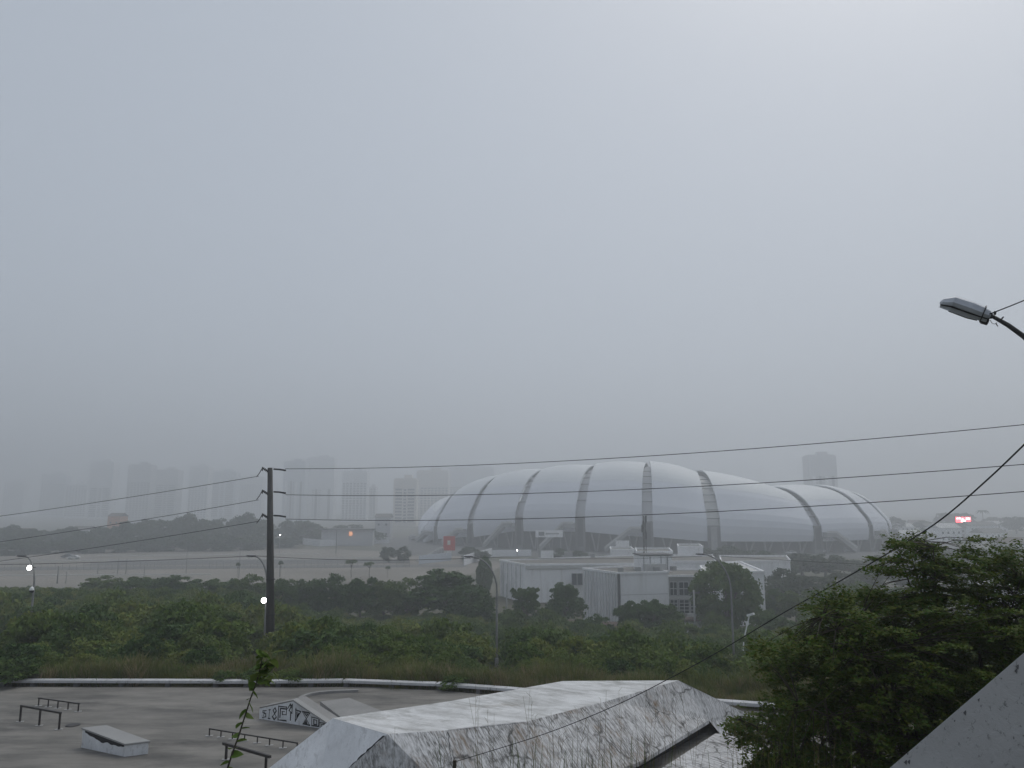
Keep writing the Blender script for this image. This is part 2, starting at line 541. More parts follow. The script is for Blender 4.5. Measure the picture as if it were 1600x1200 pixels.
# ------------------------------------------------------------------ apartment towers in the fog
def tower(pxl, pxr, ytop, Y, m, label, style, depth=18, band=M['glass']):
    a, b = at(pxl, 800, Y), at(pxr, 800, Y)
    w = b.x - a.x
    H = at(pxl, ytop, Y).z
    cx = (a.x + b.x) / 2
    cy = Y + depth / 2
    root = empty('apartment_tower', (cx, cy, 0), label, 'building', 'apartment towers standing in the fog')
    MB().box((cx, cy, H / 2 - 0.5), (w, depth, H + 1)).build('wall', m, root)
    MB().box((cx, cy, H + 0.6), (w * 0.92, depth * 0.9, 1.2)).build('parapet', m, root)
    MB().box((cx + w * 0.1, cy, H + 2.6), (w * 0.34, depth * 0.4, 4.2)).build('water_tank', m, root)
    fl = 3.05
    nf = max(4, int(at(pxl, max(ytop, (751 if pxl < 1000 else 733) + (pxl * 7) % 11), Y).z / fl))          # storeys that show below the cloud
    if style == 'balcony':
        for s in (-0.27, 0.27):
            sl, rc = MB(), MB()
            for k in range(1, nf):
                sl.box((cx + s * w, Y - 0.75, k * fl + 0.45), (w * 0.30, 1.5, 1.1))
                rc.box((cx + s * w, Y - 0.03, k * fl + 2.0), (w * 0.29, 0.1, 1.9))
            tag(sl.build('balcony_stack', m, root), kind='stuff')
            tag(rc.build('window_stack', band, root), kind='stuff')
        wi = MB()
        for k in range(1, nf):
            wi.box((cx, Y - 0.05, k * fl + 1.6), (w * 0.12, 0.1, 1.7))
        tag(wi.build('window_stack', band, root), kind='stuff')
    elif style == 'grid':
        n = max(3, int(w / 4.2))
        for j in range(n):
            wi = MB()
            x = a.x + w * (j + 0.5) / n
            for k in range(1, nf):
                wi.box((x, Y - 0.05, k * fl + 1.5), (w / n * 0.62, 0.12, 1.8))
            tag(wi.build('window_stack', band, root), kind='stuff')
    elif style == 'stripe':
        for j, f in enumerate((-0.34, -0.12, 0.12, 0.34)):
            mb = MB().box((cx + f * w, Y - 0.25, nf * fl / 2), (w * 0.09, 0.5, nf * fl))
            mb.build('facade_strip', band if j % 2 else M['twhite'], root)
        wi = MB()
        for k in range(1, nf):
            wi.box((cx, Y - 0.08, k * fl + 1.6), (w * 0.08, 0.2, 1.2))
            wi.box((cx - 0.23 * w, Y - 0.08, k * fl + 1.6), (w * 0.06, 0.2, 1.2))
        tag(wi.build('window_stack', band, root), kind='stuff')
    return root
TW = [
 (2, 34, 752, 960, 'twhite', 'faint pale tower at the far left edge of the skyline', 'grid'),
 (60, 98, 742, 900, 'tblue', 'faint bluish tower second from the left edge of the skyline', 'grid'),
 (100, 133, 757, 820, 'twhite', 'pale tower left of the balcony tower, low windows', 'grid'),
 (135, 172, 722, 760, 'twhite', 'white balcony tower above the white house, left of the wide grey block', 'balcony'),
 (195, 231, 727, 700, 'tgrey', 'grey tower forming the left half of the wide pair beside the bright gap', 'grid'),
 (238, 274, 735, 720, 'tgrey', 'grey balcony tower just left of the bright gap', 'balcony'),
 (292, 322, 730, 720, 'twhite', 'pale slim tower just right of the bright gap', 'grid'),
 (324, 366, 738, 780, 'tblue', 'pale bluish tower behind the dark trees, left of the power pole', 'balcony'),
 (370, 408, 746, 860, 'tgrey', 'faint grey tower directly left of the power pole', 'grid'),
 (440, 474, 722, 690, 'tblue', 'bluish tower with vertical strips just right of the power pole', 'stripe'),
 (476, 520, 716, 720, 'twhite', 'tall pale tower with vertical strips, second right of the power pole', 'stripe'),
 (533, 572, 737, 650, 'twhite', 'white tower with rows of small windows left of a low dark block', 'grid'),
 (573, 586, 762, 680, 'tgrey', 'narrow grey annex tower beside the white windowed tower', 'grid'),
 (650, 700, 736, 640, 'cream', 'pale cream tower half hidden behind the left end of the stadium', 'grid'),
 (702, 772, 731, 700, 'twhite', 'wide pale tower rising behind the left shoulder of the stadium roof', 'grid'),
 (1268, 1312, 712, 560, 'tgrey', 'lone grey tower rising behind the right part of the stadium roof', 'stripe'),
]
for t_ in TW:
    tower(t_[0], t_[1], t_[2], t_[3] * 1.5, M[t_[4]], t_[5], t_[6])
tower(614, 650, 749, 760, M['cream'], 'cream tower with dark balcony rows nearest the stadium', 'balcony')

# ------------------------------------------------------------------ more materials
def weathered(name, base, stain, brown, sx=(1, 1, 1), amt=(0.50, 0.64), rough=0.85, amt2=(0.60, 0.72), rot=0.0, fs=7.0, bigr=(0.30, 0.62), cracks=0.0):
    """old white paint: fine dark mould streaks, rusty-brown patches, hairline cracks"""
    m = bpy.data.materials.new(name); m.use_nodes = True
    N, L = m.node_tree.nodes, m.node_tree.links
    b = N['Principled BSDF']; b.inputs['Roughness'].default_value = rough; b.inputs['Specular IOR Level'].default_value = 0.25
    tc = N.new('ShaderNodeTexCoord')
    def nz(scale, s, det=9, ro=0.7):
        m0 = N.new('ShaderNodeMapping'); m0.inputs['Rotation'].default_value = (0, 0, rot)
        L.new(tc.outputs['Object'], m0.inputs['Vector'])
        mp = N.new('ShaderNodeMapping'); mp.inputs['Scale'].default_value = s
        L.new(m0.outputs[0], mp.inputs['Vector'])
        n = N.new('ShaderNodeTexNoise'); n.inputs['Scale'].default_value = scale; n.inputs['Detail'].default_value = det; n.inputs['Roughness'].default_value = ro
        n.inputs['Distortion'].default_value = 0.4
        L.new(mp.outputs[0], n.inputs['Vector']); return n.outputs['Fac']
    def rng(v, a, c):
        r = N.new('ShaderNodeMapRange'); r.inputs['From Min'].default_value = a; r.inputs['From Max'].default_value = c
        L.new(v, r.inputs['Value']); return r.outputs[0]
    def mul(x, y):
        q = N.new('ShaderNodeMath'); q.operation = 'MULTIPLY'; L.new(x, q.inputs[0]); L.new(y, q.inputs[1]); return q.outputs[0]
    def mix(f, c, col):
        q = N.new('ShaderNodeMix'); q.data_type = 'RGBA'; L.new(f, q.inputs[0])
        if isinstance(c, tuple): q.inputs[6].default_value = (*c, 1)
        else: L.new(c, q.inputs[6])
        q.inputs[7].default_value = (*col, 1); return q.outputs[2]
    c = mix(rng(nz(0.9, (1, 1, 1)), 0.35, 0.7), base, tuple(x * 0.74 for x in base))
    fine = rng(nz(fs, sx), amt[0], amt[1])
    big = rng(nz(0.8, (1, 1, 1), 5), bigr[0], bigr[1])
    c = mix(mul(fine, big), c, stain)
    c = mix(mul(rng(nz(0.7, (1, 1, 1), 4), amt2[0], amt2[1]), rng(nz(6.0, sx), 0.42, 0.6)), c, brown)
    if cracks > 0:
        wob = N.new('ShaderNodeTexNoise'); wob.inputs['Scale'].default_value = 2.5; wob.inputs['Detail'].default_value = 5
        L.new(tc.outputs['Object'], wob.inputs['Vector'])
        va = N.new('ShaderNodeVectorMath'); va.operation = 'MULTIPLY_ADD'; va.inputs[1].default_value = (.5, .5, .5)
        L.new(wob.outputs['Color'], va.inputs[0]); L.new(tc.outputs['Object'], va.inputs[2])
        vo = N.new('ShaderNodeTexVoronoi'); vo.feature = 'DISTANCE_TO_EDGE'; vo.inputs['Scale'].default_value = cracks
        L.new(va.outputs[0], vo.inputs['Vector'])
        ln = N.new('ShaderNodeMapRange'); ln.inputs['From Min'].default_value = .006; ln.inputs['From Max'].default_value = .05
        ln.inputs['To Min'].default_value = 1; ln.inputs['To Max'].default_value = 0
        L.new(vo.outputs['Distance'], ln.inputs['Value'])
        c = mix(mul(ln.outputs[0], rng(nz(0.9, (1, 1, 1), 5), 0.42, 0.60)), c, tuple(x * .55 for x in stain))
    L.new(c, b.inputs['Base Color'])
    bp = N.new('ShaderNodeBump'); bp.inputs['Strength'].default_value = 0.35; bp.inputs['Distance'].default_value = 0.02
    L.new(nz(14.0, (1, 1, 1)), bp.inputs['Height']); L.new(bp.outputs[0], b.inputs['Normal'])
    return m
M['old_white'] = weathered('old_white', (0.70, 0.70, 0.71), (0.13, 0.127, 0.12), (0.21, 0.145, 0.09), (0.22, 2.4, 0.5), (0.43, 0.60), 0.9, (0.54, 0.68), R(52), 11.0, (0.20, 0.58), 1.1)
M['old_white_top'] = weathered('old_white_top', (0.70, 0.705, 0.71), (0.32, 0.32, 0.31), (0.30, 0.27, 0.23), (0.5, 1.4, 1), (0.42, 0.66), 0.9, (0.58, 0.74), R(30), 1.9, (0.2, 0.55))
M['old_white_clean'] = weathered('old_white_clean', (0.80, 0.815, 0.84), (0.34, 0.34, 0.34), (0.46, 0.42, 0.36), (1.2, 0.4, 0.6), (0.52, 0.70), 0.8, (0.66, 0.8))
M['parapet'] = weathered('parapet', (0.50, 0.50, 0.505), (0.07, 0.07, 0.066), (0.16, 0.145, 0.12), (1, 1, 0.8), (0.57, 0.66), 0.95, (0.54, 0.72), 0.0, 40.0, (0.3, 0.6))
M['ledge'] = weathered('ledge', (0.56, 0.565, 0.58), (0.16, 0.16, 0.155), (0.25, 0.22, 0.18), (1, 1, 0.5), (0.55, 0.68))
M['steel'] = mat('steel', (0.035, 0.035, 0.037), (0.06, 0.05, 0.045), 5.0, rough=0.5, metal=0.5)
M['polegrey'] = mat('polegrey', (0.24, 0.245, 0.245), (0.30, 0.30, 0.295), 3.0, rough=0.6, metal=0.3)
M['poledark'] = mat('poledark', (0.05, 0.048, 0.045), (0.085, 0.08, 0.075), 1.2, rough=0.9, bump=0.2, stretch=(4, 4, 0.5), c3=(0.03, 0.03, 0.028), s3=0.6)
M['wire'] = mat('wire', (0.02, 0.02, 0.02), rough=0.6)
M['housing'] = mat('housing', (0.40, 0.42, 0.46), (0.46, 0.48, 0.52), 6.0, rough=0.45, metal=0.3)
M['housing_dark'] = mat('housing_dark', (0.02, 0.02, 0.022), (0.03, 0.03, 0.03), 6.0, rough=0.4)
M['lens'] = mat('lens', (0.018, 0.022, 0.02), rough=0.15, spec=0.6)
M['bank'] = mat('bank', (0.22, 0.22, 0.215), (0.28, 0.275, 0.27), 1.2, bump=.1)
M['near_black'] = mat('near_black', (0.018, 0.018, 0.02), rough=0.7)  # graffiti letters, wedge grime, and shade painted into the funbox slit
M['lit'] = emat('lit', (1.0, 1.0, 0.97), 14.0)
M['lit_red'] = emat('lit_red', (1.0, 0.10, 0.13), 5.5)
M['lit_pale'] = emat('lit_pale', (1.0, 0.72, 0.74), 6.5)
M['lit_orange'] = emat('lit_orange', (1.0, 0.42, 0.2), 0.9)
M['roofgrey'] = mat('roofgrey', (0.13, 0.125, 0.115), (0.19, 0.18, 0.165), 0.4, c3=(0.09, 0.085, 0.08), s3=0.5)
M['winframe'] = mat('winframe', (0.5, 0.51, 0.52), rough=0.6)

# ------------------------------------------------------------------ skate plaza
edge_px = [(-420, 1070), (22, 1073), (330, 1074), (440, 1074), (575, 1073), (625, 1076), (690, 1079), (745, 1084), (860, 1091), (1000, 1098), (1150, 1108), (1320, 1122)]
EDGE = [gnd(px, py, PLZ) for px, py in edge_px]
pts = [(p.x, p.y) for p in EDGE] + [(13.5, 12.6), (-34, 12.6)]
mb = MB().prism([(x, y, PLZ - 0.2) for x, y in pts], [(x, y, PLZ) for x, y in pts])
plaza = tag(mb.build('plaza', M['plaza']), kind='structure')

# white ledge of short slabs round the plaza, raised on blocks
led = empty('perimeter_ledge', EDGE[3], 'low white slab ledge curving along the far edge of the plaza', 'ledge')
path = []
for a, b in zip(EDGE, EDGE[1:]):
    n = max(1, int((b - a).length / 0.25))
    path += [a.lerp(b, k / n) for k in range(n)]
path.append(EDGE[-1])
acc, cur, segs = 0.0, [path[0]], []
for a, b in zip(path, path[1:]):
    cur.append(b); acc += (b - a).length
    if acc > 2.9 + 0.9 * math.sin(len(segs) * 1.7):
        segs.append((cur[0], cur[-1])); cur = [b]; acc = 0.0
for k, (a, b) in enumerate(segs):
    d = (b - a).normalized(); n = Vector((-d.y, d.x, 0))
    tilt = RNG.uniform(-0.012, 0.012)
    o0, o1 = n * 0.05, n * 0.40
    a2, b2 = a + d * 0.012, b - d * 0.012
    lo, hi = 0.125 + tilt, 0.235 + tilt
    mb = MB().prism([a2 + o0 + Vector((0, 0, lo)), b2 + o0 + Vector((0, 0, lo)), b2 + o1 + Vector((0, 0, lo)), a2 + o1 + Vector((0, 0, lo))],
                    [a2 + o0 + Vector((0, 0, hi)), b2 + o0 + Vector((0, 0, hi - tilt)), b2 + o1 + Vector((0, 0, hi - tilt)), a2 + o1 + Vector((0, 0, hi))])
    mb.build('slab', M['ledge'], led, bevel=0.015)
    for q in (a.lerp(b, 0.03), a.lerp(b, 0.52)):
        MB().box(q + n * 0.25 + Vector((0, 0, 0.03)), (0.16, 0.2, 0.17), math.atan2(d.y, d.x)).build('block', M['darkconc'], led)

# big white funbox: flat top, sloping sides, an overhanging slab over a dark slit, and a bank below it
ZT = 14.6
TOPP = [(520, 1122), (700, 1096), (880, 1064), (1060, 1063), (950, 1095), (820, 1128), (700, 1141), (605, 1147)]
tp = [gnd(px, py, ZT) for px, py in TOPP]
A_, G_, F_, E_, N2_, N1_, NM_, B_ = tp
fb = empty('skate_funbox', Vector((tp[4].x, tp[4].y + 0.6, PLZ)), 'large weathered white concrete skate funbox with flat top and sloping sides', 'skate ramp')
A0 = gnd(375, 1236, PLZ); B0 = gnd(488, 1251, PLZ)
ZL = 13.45
EP, N2P, N1P, NMP, BP = gnd(1108, 1125, ZL), gnd(1000, 1190, ZL), gnd(885, 1232, ZL), gnd(712, 1254, ZL), gnd(572, 1218, ZL)
Q_ = gnd(1200, 1131, PLZ)
F0, G0 = F_ + Vector((-0.2, 1.6, PLZ - ZT)), G_ + Vector((-0.9, 1.5, PLZ - ZT))
E0 = E_ + Vector((0.8, 1.6, PLZ - ZT))
def facet(name, polys, m):
    mb = MB()
    for p in polys: mb.add(p, [tuple(range(len(p)))])
    return mb.build(name, m, fb)
facet('top_deck', [tp[::-1]], M['old_white_top'])
facet('left_bank', [[A_, B_, B0, A0]], M['old_white_clean'])
BL = B_.lerp(B0, 0.62)
facet('front_slab', [[B_, NM_, NMP, BL], [NM_, N1_, N1P, NMP], [N1_, N2_, N2P, N1P], [N2_, E_, EP, N2P],
                     [BL, NMP, NMP - Vector((0, 0, 0.1)), BL - Vector((0, 0, 0.1))], [NMP, N1P, N1P - Vector((0, 0, 0.1)), NMP - Vector((0, 0, 0.1))],
                     [N1P, N2P, N2P - Vector((0, 0, 0.1)), N1P - Vector((0, 0, 0.1))], [N2P, EP, EP - Vector((0, 0, 0.1)), N2P - Vector((0, 0, 0.1))]], M['old_white'])
KE = EP + Vector((0.35, -0.1, PLZ - ZL))
facet('right_bank', [[E_ + Vector((0, 0, -0.01)), Q_, KE, EP + Vector((0.0, 0.02, -0.01))]], M['old_white'])
facet('back_bank', [[A_, A0, G0, G_], [G_, G0, F0, F_], [F_, F0, E0, E_], [E_, E0, Q_]], M['old_white_clean'])
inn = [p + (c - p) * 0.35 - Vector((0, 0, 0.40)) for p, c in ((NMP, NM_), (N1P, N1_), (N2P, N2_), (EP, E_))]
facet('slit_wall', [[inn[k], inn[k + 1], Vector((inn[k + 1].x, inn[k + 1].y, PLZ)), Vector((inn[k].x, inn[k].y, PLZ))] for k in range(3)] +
      [[(NMP, N1P, N2P, EP)[k] - Vector((0, 0, 0.1)), (NMP, N1P, N2P, EP)[k + 1] - Vector((0, 0, 0.1)), inn[k + 1], inn[k]] for k in range(3)], M['near_black'])  # near-black colour paints in the shade under the overhanging slab
outd = [Vector((0.15, -1, 0)), Vector((0.45, -1, 0)), Vector((0.62, -0.8, 0)), Vector((0.7, -0.75, 0))]
lt = [Vector((p.x, p.y, 13.10)) + d * 0.2 for p, d in zip((NMP, N1P, N2P, EP), outd)]
lb = [Vector((p.x, p.y, 13.004)) + d * 3.6 for p, d in zip((NMP, N1P, N2P, EP), outd)]
facet('lower_bank', [[lt[k], lt[k + 1], lb[k + 1], lb[k]] for k in range(3)] + [[lt[3], KE + Vector((0.25, 0.2, 0.01)), lb[3]]], M['old_white'])
# ragged cracks along the front-left hip and across the slab
def crack(pts, w, parent):
    mb = MB()
    rows = []
    for k, p in enumerate(pts):
        ww = w * RNG.uniform(0.35, 1.3)
        rows.append([p + Vector((-ww, 0, 0.006)), p + Vector((ww, 0, 0.006))])
    mb.grid(rows)
    return mb.build('crack', M['void'], parent)
def jag(a, b, n, j):
    nrm = Vector((0, 0, 0.004))
    return [a.lerp(b, k / n) + Vector((RNG.uniform(-j, j), 0, 0)) + nrm for k in range(n + 1)]
crack(jag(NM_ + Vector((0, 0, .004)), N1_ + Vector((0, 0, .004)), 26, 0.0), 0.03, fb)
crack(jag(NM_.lerp(NMP, .03), NM_.lerp(NMP, .8), 12, 0.02), 0.008, fb)
crack(jag(B_.lerp(BL, 0.05), B_.lerp(BL, 0.98), 14, 0.03), 0.035, fb)
s0, s1 = B_.lerp(NM_, 0.33), BL.lerp(NMP, 0.30)
crack(jag(s0 + (s1 - s0) * 0.02, s1, 18, 0.05), 0.03, fb)

# steel grind rails
def rail(legs, tops, bar, label, r=0.028, plates=True):
    base = [gnd(px, py, PLZ) for px, py in legs]
    rt = empty('grind_rail', base[len(base) // 2], label, 'rail', 'steel grind rails on the plaza')
    hs = [at(q[0], q[1], b.y).z for q, b in zip(tops, base)]
    h = sum(hs) / len(hs)
    d = (base[-1] - base[0]).normalized()
    MB().beam(Vector((base[0].x, base[0].y, h)) - d * bar, Vector((base[-1].x, base[-1].y, h)) + d * bar, r * 2.2, r * 2.0).build('bar', M['steel'], rt, bevel=0.006)
    for b in base:
        lg = MB().box(Vector((b.x, b.y, (PLZ + h) / 2)), (r * 1.7, r * 1.7, h - PLZ - 0.02)).build('leg', M['steel'], rt)
        if plates:
            MB().box(b + Vector((0, 0, 0.008)), (0.22, 0.13, 0.012), 0.3).build('base_plate', M['midconc'], lg)
    return rt
rail([(31, 1128), (61, 1134), (92, 1140)], [(31, 1102), (61, 1108), (93, 1115)], 0.03, 'tall black grind rail on three legs, nearest the left edge')
rail([(60, 1103), (75, 1105), (90, 1107), (106, 1109), (122, 1112)], [(60, 1090), (75, 1092), (90, 1095), (106, 1097), (122, 1100)], 0.05,
     'low grind rail on five legs behind the tall black rail', 0.02)
rail([(327, 1150), (345, 1152), (363, 1155), (382, 1158), (402, 1161), (421, 1165), (442, 1169), (464, 1173)],
     [(327, 1137), (345, 1140), (363, 1143), (382, 1146), (402, 1150), (421, 1154), (442, 1158), (464, 1162)], 0.02,
     'long low grind rail on many legs running towards the white funbox', 0.018)
rail([(353, 1187), (415, 1206)], [(353, 1169), (415, 1174.5)], 0.16, 'short black grind rail on two legs at the bottom edge', 0.035)

# white wedge ledge
w0, w1, w2 = gnd(127, 1168, PLZ), gnd(194.5, 1182.5, PLZ), gnd(218, 1179.5, PLZ)
back = (w2 - w1); back = back.normalized() * 0.6
hl, hr = at(128, 1138, w0.y).z, at(195, 1163, w1.y).z
wr = empty('wedge_ramp', (w0 + w1) / 2, 'small white wedge ramp with a grey dirty top, left on the plaza', 'skate ramp')
up = lambda p, z: Vector((p.x, p.y, z))
MB().prism([w0, w1, w1 + back, w0 + back], [up(w0, hl - 0.03), up(w1, hr - 0.03), up(w1 + back, hr - 0.03), up(w0 + back, hl - 0.03)]).build('body', M['old_white_clean'], wr)
ov = (w1 - w0).normalized() * 0.03; bk = back.normalized() * 0.03
c4 = [w0 - ov - bk, w1 + ov - bk, w1 + back + ov + bk, w0 + back - ov + bk]
zz = [hl, hr, hr, hl]
MB().prism([up(p, z - 0.028) for p, z in zip(c4, zz)], [up(p, z + 0.02) for p, z in zip(c4, zz)]).build('top_slab', M['midconc'], wr, bevel=0.01)
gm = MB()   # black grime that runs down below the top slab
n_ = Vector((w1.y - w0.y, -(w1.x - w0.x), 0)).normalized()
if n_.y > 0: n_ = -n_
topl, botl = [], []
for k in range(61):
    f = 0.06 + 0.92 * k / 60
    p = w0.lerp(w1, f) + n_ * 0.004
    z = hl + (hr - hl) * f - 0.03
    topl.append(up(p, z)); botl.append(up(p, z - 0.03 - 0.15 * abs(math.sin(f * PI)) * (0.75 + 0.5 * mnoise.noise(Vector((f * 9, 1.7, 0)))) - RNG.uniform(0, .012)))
gm.grid([topl, botl]); gm.build('grime', M['near_black'], wr)
tag(root_mesh(MB().lathe(gnd(114, 1133, PLZ + 0.004), [(0.22, 0), (0.22, 0.012), (0.19, 0.016), (0.02, 0.017)], 20).build('manhole_cover', M['steel']), gnd(114, 1133, PLZ)),
    'dark round manhole cover beside the tall black rail', 'manhole')

# graffiti ramp: hipped profile, white painted side with black letters
gA, gB, gC = gnd(405, 1123, PLZ), gnd(461, 1131.5, PLZ), gnd(524, 1142, PLZ)
gd = (gC - gA); gd = Vector((gd.x, gd.y, 0)).normalized(); gn = Vector((-gd.y, gd.x, 0))
L_ = (gC - gA).length
gB = gA + gd * (gB - gA).length
hA, hB, hC = at(405, 1107, gA.y).z, at(461, 1095, gB.y).z, PLZ + 0.10
DEP = 0.5
gr = empty('graffiti_ramp', gB, 'white ramp with black graffiti letters on its side, left of the big funbox', 'skate ramp')
front = [gA, gC, up(gC, hC), up(gB, hB), up(gA, hA)]
bkv = gn * DEP
mb = MB().prism([up(gA, PLZ), up(gC, PLZ), up(gC + bkv, PLZ), up(gA + bkv, PLZ)], [up(gA, hA - 0.0), up(gC, hC), up(gC + bkv, hC), up(gA + bkv, hA)])
mb = MB()
mb.add(front + [p + bkv for p in front], [(0, 1, 2, 3, 4), (9, 8, 7, 6, 5), (1, 6, 7, 2), (0, 4, 9, 5)])
mb.build('painted_side', M['old_white_clean'], gr)
MB().prism([up(gA, hA), up(gB, hB), up(gB + bkv, hB), up(gA + bkv, hA)], [up(gA - gn * .02, hA + .04), up(gB - gn * .02, hB + .04), up(gB + bkv, hB + .04), up(gA + bkv, hA + .04)]).build('rising_deck', M['bank'], gr)
MB().prism([up(gB, hB), up(gC, hC), up(gC + bkv, hC), up(gB + bkv, hB)], [up(gB - gn * .02, hB + .04), up(gC - gn * .02, hC + .04), up(gC + bkv, hC + .04), up(gB + bkv, hB + .04)]).build('falling_deck', M['bank'], gr)
MB().beam(up(gB - gn * 0.04, hB + .05), up(gC - gn * .04, hC + .05), 0.22, 0.05).build('coping', M['midconc'], gr)
def letter(strokes, x0, w, z0, z1):
    """strokes in a unit cell, drawn as flat ink strips on the painted side"""
    mb = MB()
    for s in strokes:
        P = [gA + gd * (x0 + q[0] * w) - gn * 0.004 + Vector((0, 0, z0 + (z1 - z0) * q[1] - PLZ + 0.0)) for q in s]
        P = [p + gd * RNG.uniform(-.012, .012) + Vector((0, 0, RNG.uniform(-.012, .012))) for p in P]
        for a, b in zip(P, P[1:]):
            d = b - a
            if d.length < 1e-6: continue
            dn = d.normalized(); s_ = dn.cross(gn).normalized() * RNG.uniform(0.011, 0.022)
            e = dn * 0.018
            mb.add([a - s_ - e, b - s_ + e, b + s_ + e, a + s_ - e], [(0, 1, 2, 3)])
    return mb.build('graffiti_letter', M['near_black'], gr)
S_ = [[(0.9, 0.95), (0.2, 0.85), (0.1, 0.6), (0.8, 0.5), (0.9, 0.2), (0.1, 0.05)], [(0.5, 0.7), (0.3, 0.3)]]
I_ = [[(0.3, 0.9), (0.7, 0.9)], [(0.5, 0.95), (0.5, 0.05)], [(0.2, 0.05), (0.8, 0.05)]]
EIGHT = [[(0.5, 0.5), (0.15, 0.75), (0.5, 0.98), (0.85, 0.75), (0.5, 0.5), (0.1, 0.22), (0.5, 0.0), (0.9, 0.22), (0.5, 0.5)]]
EBOX = [[(1, 1), (0, 1), (0, 0), (1, 0)], [(1, 0.85), (0.25, 0.85), (0.25, 0.2)], [(1, 1), (1, 0.45), (0.5, 0.45), (0.5, 0.65), (0.75, 0.65)], [(0.3, 0.06), (1, 0.06)]]
CARET = [[(0, 0.75), (0.35, 1.0), (0.5, 0.8)], [(0.7, 1.0), (0.2, 0.65), (0.65, 0.5), (0.7, 1.0)], [(0.45, 0.55), (0.5, 0.1)]]
DEL = [[(0.1, 0.85), (0.1, 0.1), (0.9, 0.7), (0.1, 0.75)], [(0.3, 0.65), (0.3, 0.35), (0.6, 0.6)]]
XX = [[(0, 1), (0.95, 1), (0.1, 0), (0.95, 0), (0, 1)], [(0.3, 0.88), (0.65, 0.88), (0.5, 0.7), (0.3, 0.88)], [(0.35, 0.12), (0.6, 0.12), (0.5, 0.3), (0.35, 0.12)]]
SQ = [[(0, 1), (1, 1), (1, 0), (0, 0), (0, 1)], [(0.3, 0.75), (0.7, 0.75), (0.7, 0.2), (0.3, 0.2), (0.3, 0.75)]]
NN = [[(0, 0), (0, 0.9), (1, 0.9), (1, 0)], [(0.3, 0.05), (0.3, 0.65), (0.7, 0.65), (0.7, 0.05)]]
x = 0.04 * L_
cells = [(S_, .06), (I_, .05), (EIGHT, .07), (EBOX, .115), (CARET, .085), (DEL, .085), (XX, .11), (SQ, .095), (NN, .08), (NN, .05)]
for st_, wf in cells:
    w = wf * L_
    f0 = x / L_; fB = (gB - gA).length / L_
    def htop(f): return hA + (hB - hA) * f / fB if f < fB else hB + (hC - hB) * (f - fB) / (1 - fB)
    zt = min(htop(f0), htop(f0 + wf)) - 0.05
    letter(st_, x, w * 0.95, PLZ + 0.05, max(PLZ + 0.16, zt))
    x += w + 0.012 * L_
# low concrete bank and curved coping behind the graffiti ramp
b0 = [gnd(500, 1104, PLZ + 0.05), gnd(545, 1097, PLZ + 0.05), gnd(600, 1110, PLZ + 0.05), gnd(540, 1124, PLZ + 0.05)]
cb = MB().prism([up(p, PLZ - 0.02) for p in b0], [up(b0[0], PLZ + 0.22), up(b0[1], PLZ + 0.20), up(b0[2], PLZ + 0.012), up(b0[3], PLZ + 0.012)]).build('concrete_bank', M['bank'])
tag(root_mesh(cb, up(sum(b0, Vector()) / 4, PLZ)), 'low pale concrete bank between graffiti ramp and funbox', 'skate ramp')
kp = [gnd(468, 1094, PLZ), gnd(474, 1090.5, PLZ), gnd(484, 1087, PLZ), gnd(497, 1084.5, PLZ), gnd(520, 1082.5, PLZ), gnd(560, 1081, PLZ)]
kb = MB()
for a, b in zip(kp, kp[1:]): kb.beam(a + Vector((0, 0, .04)), b + Vector((0, 0, .04)), 0.16, 0.1)
tag(root_mesh(kb.build('curb', M['bank']), kp[2]), 'thin curved concrete curb behind the graffiti ramp', 'curb')

# ------------------------------------------------------------------ parapet wall at the lower right
wa, wb = at(1386, 1203, 4.6), at(1620, 1002, 4.25)
d = (wb - wa); h_ = Vector((d.x, d.y, 0)).normalized(); nrm = Vector((-h_.y, h_.x, 0)) * 0.16
wa2, wb2 = wa - d * 0.6, wb + d * 1.3
pw = empty('parapet_wall', Vector((wa.x, wa.y, terrain_z(wa.x, wa.y))), 'stained white sloping stair parapet in the lower right corner', 'wall')
fl_ = lambda p: Vector((p.x, p.y, 16.2))
MB().prism([fl_(wa2), fl_(wb2), fl_(wb2) + nrm, fl_(wa2) + nrm], [wa2, wb2, wb2 + nrm - Vector((0, 0, .14)), wa2 + nrm - Vector((0, 0, .14))]).build('wall', M['parapet'], pw, bevel=0.004)
mb = MB()   # flaking rim of the coping
for k in range(26):
    f = RNG.random()
    p = wa2.lerp(wb2, f) - nrm.normalized() * 0.003
    s = RNG.uniform(0.002, 0.011)
    dz = RNG.uniform(0.0, 0.06)
    mb.add([p + Vector((-s, 0, -dz - s * 0.8)), p + Vector((s * 0.2, 0, -dz - 2.2 * s)), p + Vector((s, 0, -dz + s * 0.5)), p + Vector((0, 0, -dz + s * 0.2))], [(0, 1, 2, 3)])
tag(mb.build('flake', M['darkconc'], pw), kind='stuff')

